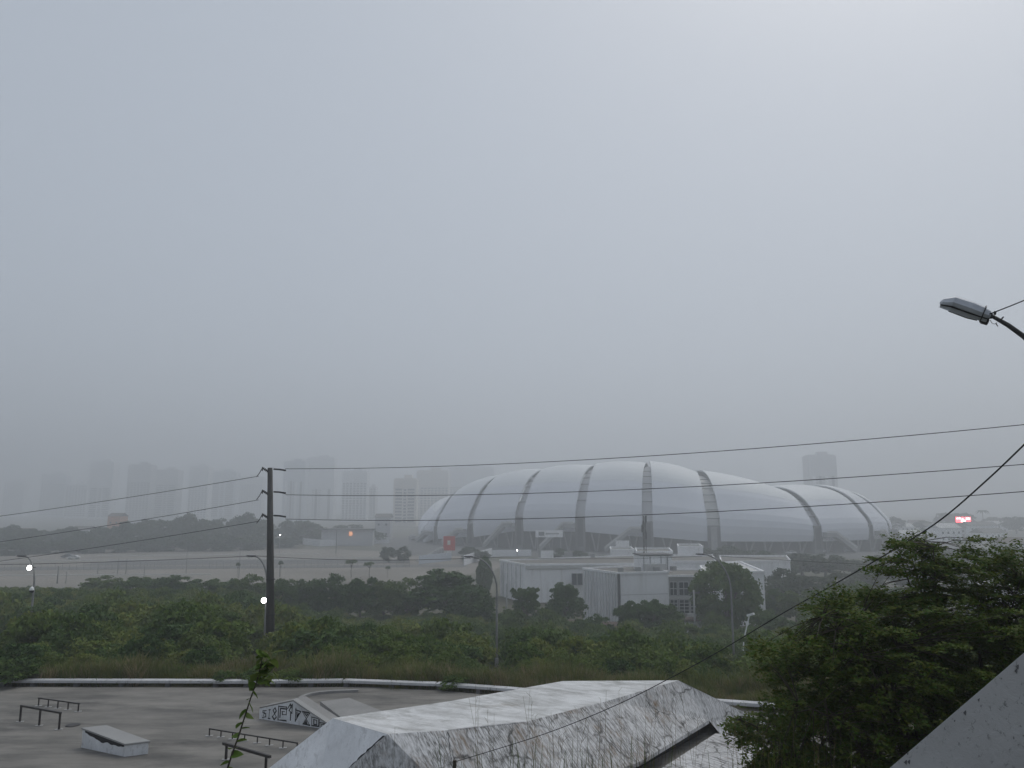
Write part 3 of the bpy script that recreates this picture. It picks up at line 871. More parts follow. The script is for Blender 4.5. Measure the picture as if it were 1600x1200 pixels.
# ------------------------------------------------------------------ power pole and conductors
pp = at(424, 1015, 50); pp = Vector((pp.x, pp.y, terrain_z(pp.x, pp.y)))
ptop = at(422, 731, 50)
pole = empty('power_pole', pp, 'tall dark concrete power pole with three side insulators', 'pole')
MB().tube([pp - Vector((0, 0, .3)), pp.lerp(ptop, 0.5), ptop], [0.30, 0.225, 0.155], 14).build('shaft', M['poledark'], pole, smooth=True)
for yb in (905, 960, 1000):
    q = at(423, yb, 50)
    MB().lathe(q, [(0.285, -0.03), (0.285, 0.03)], 14).build('band', M['steel'], pole)
ins = []
for yy in (736, 771.5, 808.5):
    r0 = at(421, yy + 2, 50); r1 = at(410, yy - 5, 49.6)
    ar = MB().tube([r0, r1], [0.05, 0.045], 8).build('insulator_arm', M['housing_dark'], pole, smooth=True)
    sh = MB()
    for k in range(4):
        sh.lathe(r0.lerp(r1, 0.25 + 0.2 * k), [(0.03, -.03), (0.095, 0), (0.03, .03)], 10, axis=(r1 - r0))
    sh.build('insulator_disc', M['housing_dark'], ar, smooth=True)
    MB().tube([r1 + Vector((0, 0, .06)), r1 - Vector((0, 0, .2))], 0.035, 6).build('clamp', M['steel'], ar)
    # slack jumper loops on both sides
    l0 = at(401, yy + 9, 49.9)
    MB().tube([r1, r1.lerp(l0, .5) + Vector((0, 0, -.05)), l0], 0.025, 5).build('jumper', M['wire'], pole)
    q0, q1 = at(428, yy - 3, 49.8), at(446, yy - 1 , 49.4)
    MB().tube([q0, q0.lerp(q1, .5) + Vector((0, 0, .02)), q1], 0.06, 6).build('dead_end_grip', M['housing_dark'], pole)
    ins.append((l0, q1))
def cable(a, b, sag, r, label, group=None, n=28, name='power_line', m=None, mid=None):
    pts = []
    for k in range(n + 1):
        f = k / n
        p = a.lerp(b, f); p.z -= sag * 4 * f * (1 - f)
        pts.append(p)
    o = MB().tube(pts, r, 5).build(name, m or M['wire'], smooth=True)
    root_mesh(o, a)
    return tag(o, label, 'cable', group)
lw = [((404, 744), (-260, 838), 'upper'), ((404, 781), (-260, 880), 'middle'), ((404, 814.5), (-260, 908), 'lower')]
for (a, b, w_), (l0, q1) in zip(lw, ins):
    cable(at(a[0], a[1], 49.9), at(b[0], b[1], 62), 0.25, 0.018, f'{w_} power line running left from the power pole', 'power lines on the pole')
rw = [((446, 732.5), (1760, 647), 'upper'), ((446, 773), (1760, 712), 'middle'), ((446, 811), (1760, 755), 'lower')]
for (a, b, w_) in rw:
    cable(at(a[0], a[1], 49.4), at(b[0], b[1], 30), 0.55, 0.018, f'{w_} power line crossing the view right of the power pole', 'power lines on the pole')

# ------------------------------------------------------------------ curved street lamps along the lower path
def street_lamp(px, pyb, pxt, pyt, Y, label, lit=None):
    base = at(px, pyb, Y); base.z = min(base.z, terrain_z(base.x, base.y) )
    tip = at(pxt, pyt, Y)
    rt = empty('street_lamp', base, label, 'street lamp', 'curved street lamps along the path below the plaza')
    bx = at(px + (px - pxt) * 0.0, pyb, Y).x
    H = tip.z - base.z
    pts = [base - Vector((0, 0, .2)), Vector((base.x, base.y, base.z + H * 0.4)), Vector((base.x, base.y, base.z + H * 0.70))]
    c0 = pts[-1]
    for k in range(1, 11):
        th = k / 10 * PI / 2
        pts.append(Vector((base.x + (tip.x - base.x) * (1 - math.cos(th)), base.y, c0.z + (tip.z - c0.z) * math.sin(th))))
    pts[1].x += (0)
    MB().tube(pts, [0.11, 0.095, 0.08] + [0.074 - 0.002 * k for k in range(10)], 8).build('post', M['polegrey'], rt, smooth=True)
    dirx = -1 if tip.x < base.x else 1
    hd = MB()
    hd.prism([tip + Vector((0.15 * -dirx, -.14, -.05)), tip + Vector((0.15 * -dirx, .14, -.05)), tip + Vector((.62 * dirx, .12, -.02)), tip + Vector((.62 * dirx, -.12, -.02))],
             [tip + Vector((0.15 * -dirx, -.09, .06)), tip + Vector((0.15 * -dirx, .09, .06)), tip + Vector((.55 * dirx, .07, .07)), tip + Vector((.55 * dirx, -.07, .07))])
    h = hd.build('lamp_head', M['housing_dark'], rt, bevel=0.02)
    MB().box(tip + Vector((.28 * dirx, 0, -.055)), (.4, .18, .02)).build('lens', M['lens'], h)
    MB().lathe(base + Vector((0, 0, 0)), [(0.16, -.1), (0.16, .9), (0.11, 1.0)], 10).build('base_sleeve', M['polegrey'], rt)
    if lit:
        q = at(lit[0], lit[1], Y - 0.4)
        bk_ = MB().beam(Vector((base.x, base.y, q.z)), q + Vector((0, 0.1, 0)), 0.06, 0.06).build('floodlight_bracket', M['steel'], rt)
        MB().lathe(q, [(0.04, .10), (0.14, .02), (0.17, -.07), (0.16, -.09)], 14, axis=(0, 1, -0.15)).build('floodlight_housing', M['housing'], bk_, smooth=True)
        MB().lathe(q + Vector((0, -.10, 0)), [(0.02, .10), (0.15, .06), (0.20, 0), (0.15, -.05), (0.02, -.08)], 14, axis=(0, 1, -0.15)).build('floodlight_lens', M['lit'], bk_, smooth=True)
    return rt
s1 = street_lamp(43, 1022, 38, 869, 66, 'curved street lamp with a lit floodlight and dome camera at far left', (47, 887))
q = at(49.5, 922, 65.7)
cm = MB().lathe(q, [(0.02, .30), (0.14, .18), (0.19, .02), (0.19, -.02)], 14).build('camera_hood', M['white'], s1, smooth=True)
MB().lathe(q + Vector((0, 0, -.02)), [(0.17, 0), (0.16, -.1), (0.09, -.2), (0.01, -.23)], 14).build('camera_dome', M['lens'], cm, smooth=True)
street_lamp(412.5, 1016, 397, 869, 60, 'curved street lamp with a lit floodlight hugging the power pole', (413, 938))
street_lamp(776, 1045, 736, 870, 66, 'tall curved street lamp in front of the scrub, left of the white buildings')
street_lamp(1148, 1056, 1097, 866, 72, 'tall curved street lamp in front of the round dark tree')
# short lamp bent over the scrub
sl = at(912, 1046, 58); rt = empty('street_lamp', Vector((sl.x, sl.y, terrain_z(sl.x, sl.y))), 'short pale lamp post bent to the left above the funbox', 'street lamp')
P = [Vector((sl.x, sl.y, terrain_z(sl.x, sl.y) - .1)), at(912, 1030, 58), at(908, 1014, 58), at(899, 1005, 58), at(890, 1005.5, 58)]
MB().tube(P, 0.035, 6).build('post', M['housing'], rt, smooth=True)
MB().beam(at(898, 1004.5, 58), at(871, 1013, 57.8), 0.2, 0.09).build('lamp_head', M['housing'], rt, bevel=0.02)
# white floodlight post by the bush
sl = at(1162, 1003, 68); sz = terrain_z(sl.x, sl.y)
rt = empty('floodlight_post', Vector((sl.x, sl.y, sz)), 'white leaning floodlight post left of the dark bush', 'street lamp')
MB().tube([Vector((sl.x - .25, sl.y, sz - .1)), at(1162, 1000, 68), at(1170.5, 963, 68)], 0.055, 6).build('post', M['white'], rt)
MB().beam(at(1168, 962, 68), at(1178, 959, 67.6), 0.34, 0.18).build('lamp_head', M['white'], rt, bevel=0.03)
# concrete pole before the white building and a few car park poles
def plain_pole(name, px, pyb, pyt, Y, r, label, group, arm=False, zb=None):
    b = at(px, pyb, Y); b.z = terrain_z(b.x, b.y) if zb is None else zb
    t = at(px, pyt, Y); t.x = b.x
    rt = empty(name, b, label, 'pole', group)
    MB().tube([b - Vector((0, 0, .2)), t], [r, r * 0.7], 8).build('shaft', M['midconc'] if Y < 150 else M['darkconc'], rt, smooth=True)
    if arm:
        MB().beam(t + Vector((-.9, 0, -.4)), t + Vector((.9, 0, -.4)), 0.12, 0.14).build('crossarm', M['darkconc'], rt)
        for k in (-.8, 0, .8):
            MB().lathe(t + Vector((k, 0, -.33)), [(0.04, 0), (0.09, .1), (0.03, .22)], 8).build('insulator', M['housing_dark'], rt)
    return rt
plain_pole('utility_pole', 1086, 985, 922, 116, 0.17, 'grey concrete utility pole before the white building windows', None, True)
plain_pole('utility_pole', 791.5, 950, 912, 112, 0.12, 'short pale pole left of the rear white building', None)
for k, (px, pb, ptp, Y, lab) in enumerate([(89, 914, 884, 205, 'stout dark post in the left part of the car park'), (102.5, 914, 893, 205, 'thin post right of the stout dark post in the car park'),
        (153, 890, 880, 232, 'left of the paired posts on the car park edge'), (184, 890, 872, 232, 'middle one of three posts behind the scrub at left'),
        (197, 890, 872.5, 232, 'right one of three posts behind the scrub at left'), (225.5, 894, 881, 224, 'short post behind the scrub left of the street sign poles'),
        (291, 890, 862, 232, 'tall slim pole in the middle of the car park'), (373.5, 895, 862, 220, 'slim pole left of the power pole in the car park'),
        (525, 862, 824, 330, 'dark pole standing at the far side of the car park'), (437, 896, 874, 224, 'thin post just right of the power pole')]):
    plain_pole('post', px, pb, ptp, Y, 0.16 if k in (0, 8) else 0.09, lab, 'posts in the car park', zb=0.05)

# ------------------------------------------------------------------ near street light, top right, with its own pole outside the frame
lp_tip, lp_end = at(1468, 474, 11.0), at(1546, 497, 10.75)
pole_x = at(1760, 700, 10.4)
nl = empty('street_light', Vector((pole_x.x, pole_x.y, PLZ)), 'grey cobra-head street light reaching in from the right edge', 'street lamp')
ax = (lp_end - lp_tip); LL = ax.length; ax.normalize()
sd = ax.cross(Vector((0, 0, 1))).normalized() * -1
upv = sd.cross(ax).normalized()
if upv.z < 0: upv = -upv
tiltR = Matrix.Rotation(R(20), 3, ax)
sd = tiltR @ sd; upv = tiltR @ upv
def sect(f, w, zb_, zt_, wt):
    c = lp_tip + ax * (LL * f)
    return [c + sd * -w + upv * zb_, c + sd * w + upv * zb_, c + sd * w * 1.0 + upv * (zb_ + (zt_ - zb_) * .45), c + sd * wt + upv * zt_, c + sd * -wt + upv * zt_, c + sd * -w + upv * (zb_ + (zt_ - zb_) * .45)]
def loft(secs, name, m, parent, bevel=0.006):
    mb = MB(); n = len(secs[0])
    for s in secs: mb.v += [tuple(p) for p in s]
    for i in range(len(secs) - 1):
        for j in range(n):
            mb.f.append((i * n + j, i * n + (j + 1) % n, (i + 1) * n + (j + 1) % n, (i + 1) * n + j))
    mb.f.append(tuple(range(n))[::-1]); mb.f.append(tuple(range((len(secs) - 1) * n, len(secs) * n)))
    return mb.build(name, m, parent, bevel=bevel)
hs = loft([sect(0.0, .05, .00, .035, .03), sect(.05, .10, .005, .085, .06), sect(.24, .145, .03, .155, .095), sect(.60, .15, .015, .150, .10), sect(.86, .12, .0, .125, .08)], 'housing', M['housing'], nl)
loft([sect(.855, .115, .0, .120, .076), sect(.97, .10, 0, .10, .065), sect(1.0, .07, .01, .07, .05)], 'gear_cover', M['housing'], nl)
loft([sect(0.02, .085, -.016, .0, .085), sect(.24, .150, .005, .027, .150), sect(.60, .155, -.010, .012, .155), sect(.99, .105, -.018, -.003, .105)], 'rim', M['housing_dark'], hs)
loft([sect(0.03, .07, -.05, -.018, .085), sect(.24, .135, -.055, .003, .145), sect(.60, .14, -.07, -.012, .15), sect(.97, .095, -.06, -.02, .10)], 'lower_frame', M['housing'], hs)
loft([sect(0.22, .10, -.068, -.056, .10), sect(.60, .115, -.085, -.071, .115), sect(.80, .10, -.078, -.066, .10)], 'lens', M['lens'], hs)
st = MB()
for s in (.853, ):
    q = sect(s, .155, -.075, .145, .09)
    st.tube(q + [q[0]], 0.008, 5)
st.build('strap', M['housing_dark'], hs)
arm_pts = [lp_tip + ax * LL * .80 - upv * .05, at(1552, 495, 10.7), at(1575, 508, 10.65), at(1600, 526, 10.6), at(1640, 562, 10.55), at(1690, 622, 10.48), at(1735, 700, 10.4), at(1760, 800, 10.4)]
arm_pts.append(Vector((arm_pts[-1].x, arm_pts[-1].y, PLZ - .3)))
MB().tube(arm_pts, [.022, .028, .033, .036, .04, .045, .05, .055, .085], 10).build('arm', M['housing_dark'], nl, smooth=True)
MB().lathe(lp_tip + ax * LL * .93 - upv * .06, [(.03, -.05), (.05, -.03), (.05, .05), (.03, .06)], 10, axis=ax).build('bracket', M['steel'], nl)
br = MB()
br.beam(at(1554, 492, 10.68), at(1555.5, 486, 10.66), .02, .025).beam(at(1549, 495, 10.7), at(1548, 490, 10.7), .03, .04).beam(at(1563.5, 500, 10.66), at(1568, 495, 10.6), .012, .014)
br.build('clamp', M['steel'], nl)
wp = MB()
wp.tube([at(1547, 500, 10.7), at(1550, 505, 10.7), at(1554, 506.5, 10.68), at(1558, 504, 10.68)], .004, 5)
wp.tube([at(1530, 497, 10.75), at(1538, 501.5, 10.75), at(1545, 501, 10.7)], .003, 5)
wp.beam(at(1556, 505, 10.68), at(1559, 510, 10.66), .01, .01)
wp.build('loose_wire', M['wire'], nl)
cable(at(1540, 493, 10.7), at(1740, 405, 9.6), 0.03, 0.009, 'short black service cable rising from the near street light', None, 10, 'service_cable')
# long black service cable from upper right down to a stake before the funbox
P = [(1690, 606, 9.0), (1600, 695, 9.4), (1540, 752, 9.8), (1470, 812, 10.3), (1400, 857, 10.8), (1300, 915, 11.5), (1220, 960, 12.2), (1130, 1014, 13.0), (1050, 1058, 13.8), (960, 1103, 14.6), (850, 1147, 15.4), (712, 1190, 16.2)]
cp_ = [at(*q) for q in P]
smooth_pts = []
for k in range(len(cp_) - 1):
    p0, p1, p2, p3 = cp_[max(k - 1, 0)], cp_[k], cp_[k + 1], cp_[min(k + 2, len(cp_) - 1)]
    for s in range(6):
        f = s / 6
        smooth_pts.append(0.5 * ((2 * p1) + (p2 - p0) * f + (2 * p0 - 5 * p1 + 4 * p2 - p3) * f * f + (3 * p1 - p0 - 3 * p2 + p3) * f ** 3))
smooth_pts.append(cp_[-1])
nn = len(smooth_pts)
o = MB().tube(smooth_pts, [0.0115 - 0.0045 * k / nn for k in range(nn)], 6).build('service_cable', M['wire'], smooth=True)
tag(root_mesh(o, cp_[-1]), 'long black cable slanting from upper right down to the funbox', 'cable')
sk = cp_[-1]
o = MB().box(Vector((sk.x - .02, sk.y, (sk.z + PLZ) / 2)), (.07, .07, sk.z - PLZ + .05)).build('stake', M['twig'])
tag(root_mesh(o, Vector((sk.x, sk.y, PLZ))), 'thin dark stake holding the end of the long cable', 'post')
# telephone wires
cable(at(-200, 884, 70), at(400, 868.5, 64), 0.2, 0.02, 'thin telephone wire reaching the street lamp beside the power pole', 'telephone wires')
cable(at(400, 868.5, 64), at(736, 872, 66), 0.25, 0.02, 'thin telephone wire from power pole lamp to the middle street lamp', 'telephone wires')
cable(at(736, 870, 66), at(1097, 869, 72), 0.2, 0.016, 'thin telephone wire between the two right street lamps', 'telephone wires')
cable(at(1097, 867, 72), at(1750, 893, 80), 0.3, 0.018, 'thin telephone wire running right from the lamp at the round tree', 'telephone wires')
cable(at(1086, 924, 116), at(1700, 945, 120), 0.3, 0.02, 'faint wire leaving the concrete pole at the building', None)
# ------------------------------------------------------------------ white institute buildings
def quad_building(name, label, F, zt, zb, wall, roof, parap=0.35):
    """F: footprint corners front-left, front-right, back-right, back-left"""
    c = sum(F, Vector()) / 4; c.z = zb
    rt = empty(name, c, label, 'building', 'white low buildings below the slope')
    MB().prism([up(p, zb - 1) for p in F], [up(p, zt) for p in F]).build('wall', wall, rt)
    G = [c.lerp(up(p, zb), 0.985) for p in F]
    MB().prism([up(p, zt + 0.002) for p in G], [up(p, zt + 0.05) for p in G]).build('roof', roof, rt)
    for a, b in zip(F, F[1:] + F[:1]):
        MB().beam(up(a, zt + parap / 2), up(b, zt + parap / 2), 0.28, parap).build('parapet', M['white'], rt)
    return rt
def fins(rt, a, b, n, z0, z1, out=0.28, m=None):
    a, b = Vector(a), Vector(b)
    d = (b - a); d.z = 0
    nr = Vector((d.y, -d.x, 0)).normalized()
    for k in range(n):
        p = a + d * ((k + 0.5) / n) + nr * (out / 2)
        MB().box(up(p, (z0 + z1) / 2), (out, 0.10, z1 - z0), math.atan2(nr.y, nr.x)).build('fin', m or M['white'], rt)
        if k < n - 1:
            p = a + d * ((k + 1.0) / n) + nr * 0.012
            MB().box(up(p, (z0 + z1) / 2), (0.03, 0.16, z1 - z0 - .1), math.atan2(nr.y, nr.x)).build('joint', M['void'], rt)
def window(rt, p, d, w, h, nx, nz, nr, frame=M['winframe']):
    """p lower-left corner, d along the wall, nr outward"""
    yaw = math.atan2(d.y, d.x)
    c = p + d * w / 2 + Vector((0, 0, h / 2))
    wn_ = MB().box(c - nr * 0.12, (w, 0.06, h), yaw).build('window', M['glass'], rt)
    for k in range(nx + 1):
        MB().box(p + d * (w * k / nx) + Vector((0, 0, h / 2)) - nr * 0.05, (0.09, 0.12, h), yaw).build('mullion', frame, wn_)
    for k in range(nz + 1):
        MB().box(p + d * (w / 2) + Vector((0, 0, h * k / nz)) - nr * 0.055, (w, 0.11, 0.09), yaw).build('transom', frame, wn_)

# front building
ZR = 8.9
FL, BLc = at(968, 985, 129), at(912, 976, 138)
FM = at(1047, 985, 131); FR = at(1198, 985, 134); BR = at(1175, 950, 152)
b1 = quad_building('institute_building', 'nearest white building with vertical ribs on its left side and mast on top', [up(FL, 0), up(FM, 0), up(FM + Vector((-3, 14, 0)), 0), up(BLc, 0)], ZR, 0, M['white'], M['roofgrey'])
fins(b1, BLc, FL, 12, 0, ZR - 0.05)
dF = (FM - FL); dF.z = 0; dF.normalize(); nF = Vector((dF.y, -dF.x, 0))
MB().box(up(FL + dF * 0.0 + nF * 0.16, ZR / 2), (0.35, 0.35, ZR + .2), math.atan2(dF.y, dF.x)).build('corner_pier', M['darkconc'], b1)
for z in (2.1, 5.6):
    MB().box(up(FL.lerp(FM, .5) + nF * 0.006, z), ((FM - FL).length * .96, .02, .06), math.atan2(dF.y, dF.x)).build('facade_joint', M['midconc'], b1)
for k in range(4):
    MB().box(up(FL + dF * (3.2 * k + 1.2) + Vector((-.6, 1.2 + .8 * (k % 2), 0)), ZR + .6), (.9, .7, .7), .2 * k).build('air_conditioner', M['midconc'], b1)
# penthouse and antenna mast
pc = at(1020, 885, 137)
ph = MB().box(up(pc, ZR + 1.3), (5.4, 5, 2.6), .1).build('penthouse', M['white'], b1)
MB().box(up(pc, ZR + 2.75), (5.7, 5.3, .18), .1).build('penthouse_roof', M['darkconc'], ph)
for k in (-2.0, -.9, 1.0, 2.1):
    MB().box(up(pc + Vector((k, -2.56 + k * .1, 0)), ZR + 1.4), (.16, .06, 2.2), .1).build('stain_strip', M['midconc'], ph)
MB().box(up(pc + Vector((-.2, -3.2, 0)), ZR + .7), (3.6, 1.2, 1.3), .1).build('tank_box', M['paleconc'], ph)
ms = at(1008, 880, 138); mt = at(1008, 806, 138)
mast = empty('antenna_mast', up(ms, ZR + 2.88), 'slim lattice antenna mast on the nearest white building', 'mast')
ztop = mt.z; zb_ = ZR + 2.88
for dx, dy in ((-.28, -.2), (.28, -.2), (0, .3)):
    MB().tube([Vector((ms.x + dx, ms.y + dy, zb_)), Vector((ms.x + dx * .6, ms.y + dy * .6, ztop))], .045, 5).build('leg', M['poledark'], mast)
lt_ = MB()
nz_ = 12
for k in range(nz_):
    f0, f1 = k / nz_, (k + 1) / nz_
    s0, s1_ = 1 - .4 * f0, 1 - .4 * f1
    z0, z1 = zb_ + (ztop - zb_) * f0, zb_ + (ztop - zb_) * f1
    a, b = Vector((ms.x - .28 * s0, ms.y - .2 * s0, z0)), Vector((ms.x + .28 * s1_, ms.y - .2 * s1_, z1))
    if k % 2: a, b = Vector((ms.x + .28 * s0, ms.y - .2 * s0, z0)), Vector((ms.x - .28 * s1_, ms.y - .2 * s1_, z1))
    lt_.tube([a, b], .03, 4)
lt_.build('lattice', M['poledark'], mast)
for z, dx in ((ztop - 2.2, -.4), (ztop - .6, .35), (ztop - 3.4, .3)):
    MB().box((ms.x + dx, ms.y - .1, z), (.22, .16, 1.3)).build('antenna', M['darkconc'], mast)
# window wing right of it
wing = quad_building('institute_wing', 'grey glazed wing between the nearest white building and the round tree', [up(FM + Vector((.15, 1.2, 0)), 0), up(at(1102, 985, 132), 0), up(at(1098, 985, 145), 0), up(FM + Vector((-2.2, 14, 0)), 0)], ZR - .7, 0, M['midconc'], M['roofgrey'])
a, b = FM + Vector((.15, 1.2, 0)), at(1102, 985, 132); a.z = b.z = 0
dW = (b - a).normalized(); nW = Vector((dW.y, -dW.x, 0))
for z in (2.3, 5.2):
    for k, (o_, w_) in enumerate(((.25, 1.2), (1.75, 1.6), (3.6, 1.9))):
        window(wing, a + dW * o_ + nW * .17 + Vector((0, 0, z)), dW, w_, 2.2, 2, 4 if z < 3 else 2, nW)
MB().box(up(a.lerp(b, .5) + nW * .10, 4.85), ((b - a).length, .35, .45), math.atan2(dW.y, dW.x)).build('slab_band', M['paleconc'], wing)
q = at(1079, 962, 131.2)
MB().box(q, (1.0, .5, .7)).build('air_conditioner', M['paleconc'], wing)
kq = at(1070, 985, 122); kz = terrain_z(kq.x, kq.y)
ks = empty('guard_hut', up(kq, kz), 'small white hut with dark roof below the glazed wing', 'hut')
MB().box(up(kq, kz + 1.2), (3.3, 2.4, 2.6)).build('wall', M['white'], ks)
MB().box(up(kq + Vector((-.3, -.2, 0)), kz + 2.75), (5.2, 3.2, .22)).build('roof', M['rooftile'], ks)
MB().box(up(kq + Vector((.8, -1.21, 0)), kz + .95), (.8, .06, 1.9)).build('door', M['darkconc'], ks)
# right wing behind the round tree
rw_ = quad_building('institute_hall', 'white windowless hall peeking out right of the round tree', [up(at(1104, 985, 133), 0), up(FR, 0), up(at(1160, 985, 158), 0), up(at(1098, 985, 146), 0)], ZR - .2, 0, M['white'], M['paleconc'])
# rear building with flat grey roof
ZB2 = 7.6
c0, c1_, c2_, c3_ = at(820, 944, 165), at(1012, 944, 168), at(1000, 930, 196), at(781, 935, 178)
b2 = quad_building('institute_building', 'rear white building with broad flat grey roof and ribbed left end', [up(p, 0) for p in (c0, c1_, c2_, c3_)], ZB2, 0, M['white'], M['roofgrey'])
fins(b2, c3_, c0, 6, 0, ZB2 - .05)
d2 = (c1_ - c0); d2.z = 0; d2.normalize(); n2 = Vector((d2.y, -d2.x, 0))
MB().box(up(c0.lerp(c1_, .5) + n2 * .2, ZB2 - .35), ((c1_ - c0).length * .985, .35, .6), math.atan2(d2.y, d2.x)).build('fascia', M['paleconc'], b2)
pw_ = at(893, 900, 165); window(b2, up(pw_ + n2 * .22, 3.6), d2, 3.4, 2.4, 3, 1, n2)
for px, py, w, h in ((888, 868, 2.0, 1.3), (843, 868, .5, 1.8), (925, 867, 1.2, 1.0)):
    q = at(px, py, 190); MB().box(up(q, ZB2 + h / 2 + .05), (w, 1.6, h)).build('roof_hatch', M['midconc'], b2)
# long low sheds further back
for k, (pl, pr, Yf, Yb, z, lab) in enumerate([(996, 1052, 205, 222, 7.8, 'small white shed just behind the antenna mast'), (1062, 1100, 214, 228, 8.6, 'white boxy plant room behind the antenna mast, left of the round tree'),
        (1128, 1236, 190, 214, 6.2, 'long white shed with bright roof edge right of the round tree'), (956, 992, 225, 240, 7.2, 'white ribbed hall behind the rear building'),
        (1030, 1120, 178, 200, 7.2, 'flat grey roofed block between antenna mast and round tree')]):
    f = [up(at(pl, 900, Yf), 0), up(at(pr, 900, Yf + (6 if k == 2 else 0)), 0), up(at(pr - 6, 900, Yb), 0), up(at(pl - 2, 900, Yb), 0)]
    s = quad_building('shed', lab, f, z, 0, M['white'], M['roofgrey'], .5)
    dd = (f[1] - f[0]).normalized(); nn_ = Vector((dd.y, -dd.x, 0))
    for j in range(0 if k == 2 else 3):
        window(s, f[0] + dd * (2 + j * (f[1] - f[0]).length / 3.2) + nn_ * .17 + Vector((0, 0, z * .45)), dd, 2.2, 1.3, 2, 1, nn_)
# small tiled house left of the ribbed facade
hq = at(918, 960, 112); hzz = terrain_z(hq.x, hq.y)
def house(px, py, Y, w, dpt, h, label, wall, roofm, zb=0.0, rz=0.0, name='house', rh=None, group='houses in the fog'):
    c = at(px, py, Y); c.z = zb
    rt = empty(name, c, label, 'house', group)
    Rm = Matrix.Rotation(rz, 3, 'Z')
    T = lambda x, y, z: c + Rm @ Vector((x, y, z))
    MB().prism([T(-w/2, -dpt/2, -.5), T(w/2, -dpt/2, -.5), T(w/2, dpt/2, -.5), T(-w/2, dpt/2, -.5)], [T(-w/2, -dpt/2, h), T(w/2, -dpt/2, h), T(w/2, dpt/2, h), T(-w/2, dpt/2, h)]).build('wall', wall, rt)
    rh = rh or dpt * .28
    e = .4
    A1, B1, C1, D1 = T(-w/2 - e, -dpt/2 - e, h + .002), T(w/2 + e, -dpt/2 - e, h + .002), T(w/2 + e, dpt/2 + e, h + .002), T(-w/2 - e, dpt/2 + e, h + .002)
    Rr, Rl = T(w/2 + e, 0, h + rh), T(-w/2 - e, 0, h + rh)
    MB().add([A1, B1, C1, D1, Rl, Rr], [(0, 1, 5, 4), (2, 3, 4, 5), (0, 4, 3), (1, 2, 5), (0, 3, 2, 1)]).build('roof', roofm, rt)
    for k in range(max(2, int(w / 3.5))):
        x = -w/2 + w * (k + .5) / max(2, int(w / 3.5))
        for zf in ([.45] if h < 4.5 else [.25, .68]):
            MB().box(T(x, -dpt/2 - .03, h * zf), (1.2, .1, 1.2), rz).build('window', M['glass'], rt)
    MB().box(T(w * .32, -dpt/2 - .04, 1.0), (.95, .1, 2.1), rz).build('door', M['rooftile'], rt)
    return rt
house(925, 955, 114, 6.5, 4, 2.4, 'low shed with dark tiled roof under the ribbed white wall', M['midconc'], M['rooftile'], hzz, -.25, 'tiled_shed', 1.0, None)

# ------------------------------------------------------------------ stadium forecourt furniture
rbq = at(702, 850, 300); rb = empty('banner_tower', up(rbq, 0), 'red advertising banner tower before the left end of the stadium', 'sign')
zt_ = at(702, 838, 300).z; zb__ = at(702, 860, 300).z
MB().box(up(rbq, (zt_ + zb__) / 2), (4.4, 1.2, zt_ - zb__)).build('panel', M['red'], rb)
MB().box(up(rbq + Vector((-.1, -.64, 0)), (zt_ + zb__) / 2 + .3), (1.2, .06, 1.7)).build('emblem', M['cream'], rb)
MB().box(up(rbq, zb__ / 2), (1.6, .9, zb__)).build('plinth', M['white'], rb)
wb_q = at(858, 834, 330)
bb = empty('stadium_signboard', up(wb_q, 0), 'long pale signboard under the stadium roof edge left of centre', 'sign')
MB().box(at(858, 834, 330), (11.5, .5, 2.9)).build('panel', M['white'], bb)
MB().box(at(846, 834, 329.7), (2.4, .1, 1.6)).build('emblem', M['darkconc'], bb)
MB().box(at(863, 834, 329.7), (5.6, .1, .5)).build('lettering_strip', M['midconc'], bb)
for px in (840, 876):
    p = at(px, 838, 330.2); MB().box(up(p, p.z / 2), (.4, .4, p.z)).build('post', M['midconc'], bb)
q = at(972.5, 852, 262)
bb = empty('billboard', up(q, 0), 'blank white billboard standing behind the rear building', 'sign')
MB().box(q, (4.5, .4, 3.1)).build('panel', M['white'], bb)
for k in (-1.5, 1.5): MB().box(up(q + Vector((k, .3, 0)), q.z / 2 - .8), (.25, .25, q.z - 1.5)).build('post', M['midconc'], bb)
q = at(853, 866, 240)
bb = empty('billboard', up(q, 0), 'small white board above the rear building roof', 'sign')
MB().box(q, (4.6, .4, 2.2)).build('panel', M['white'], bb)
MB().box(up(q, q.z / 2 - .5), (.4, .3, q.z - 1)).build('post', M['midconc'], bb)
# white boundary walls, ramp and stairs by the stadium
def low_wall(a, b, h, label, m=M['paleconc'], t=.3):
    a, b = gp(*a), gp(*b)
    o = MB().beam(a + Vector((0, 0, h / 2)), b + Vector((0, 0, h / 2)), t, h).build('boundary_wall', m)
    return tag(root_mesh(o, (a + b) / 2), label, 'wall', 'boundary walls round the stadium')
low_wall((473, 851), (500, 854), 3.4, 'left slanting piece of white wall at the back of the car park', M['twhite'])
low_wall((500, 854), (608, 849), 3.2, 'long white wall at the back of the car park', M['twhite'])
low_wall((655, 882), (705, 876), 3.0, 'pale blue-grey wall below the red banner', M['tblue'])
low_wall((725, 884), (768, 870), 3.4, 'pale sloping wall right of the red banner', M['twhite'])
low_wall((768, 870), (830, 869), 2.6, 'pale wall behind the rear white building', M['twhite'])
sq = gp(655, 877)
stp = empty('stadium_stair', sq, 'wide outside stair below the left end of the stadium', 'stairs')
e_ = at(690, 856, 300)
for k in range(10):
    f = k / 9
    p = sq.lerp(e_, f)
    MB().box((p.x, p.y + 2, max(.2, p.z * .5)), (1.9, 8, max(.4, p.z))).build('step', M['midconc'], stp)
lo_ = at(548, 834, 395)
lb_ = empty('kiosk', up(lo_, 0), 'dark kiosk with an orange lit window behind the white wall', 'kiosk')
MB().box((lo_.x - 2, lo_.y + 3, 4.0), (26, 5, 8.0)).build('wall', M['tgrey'], lb_)
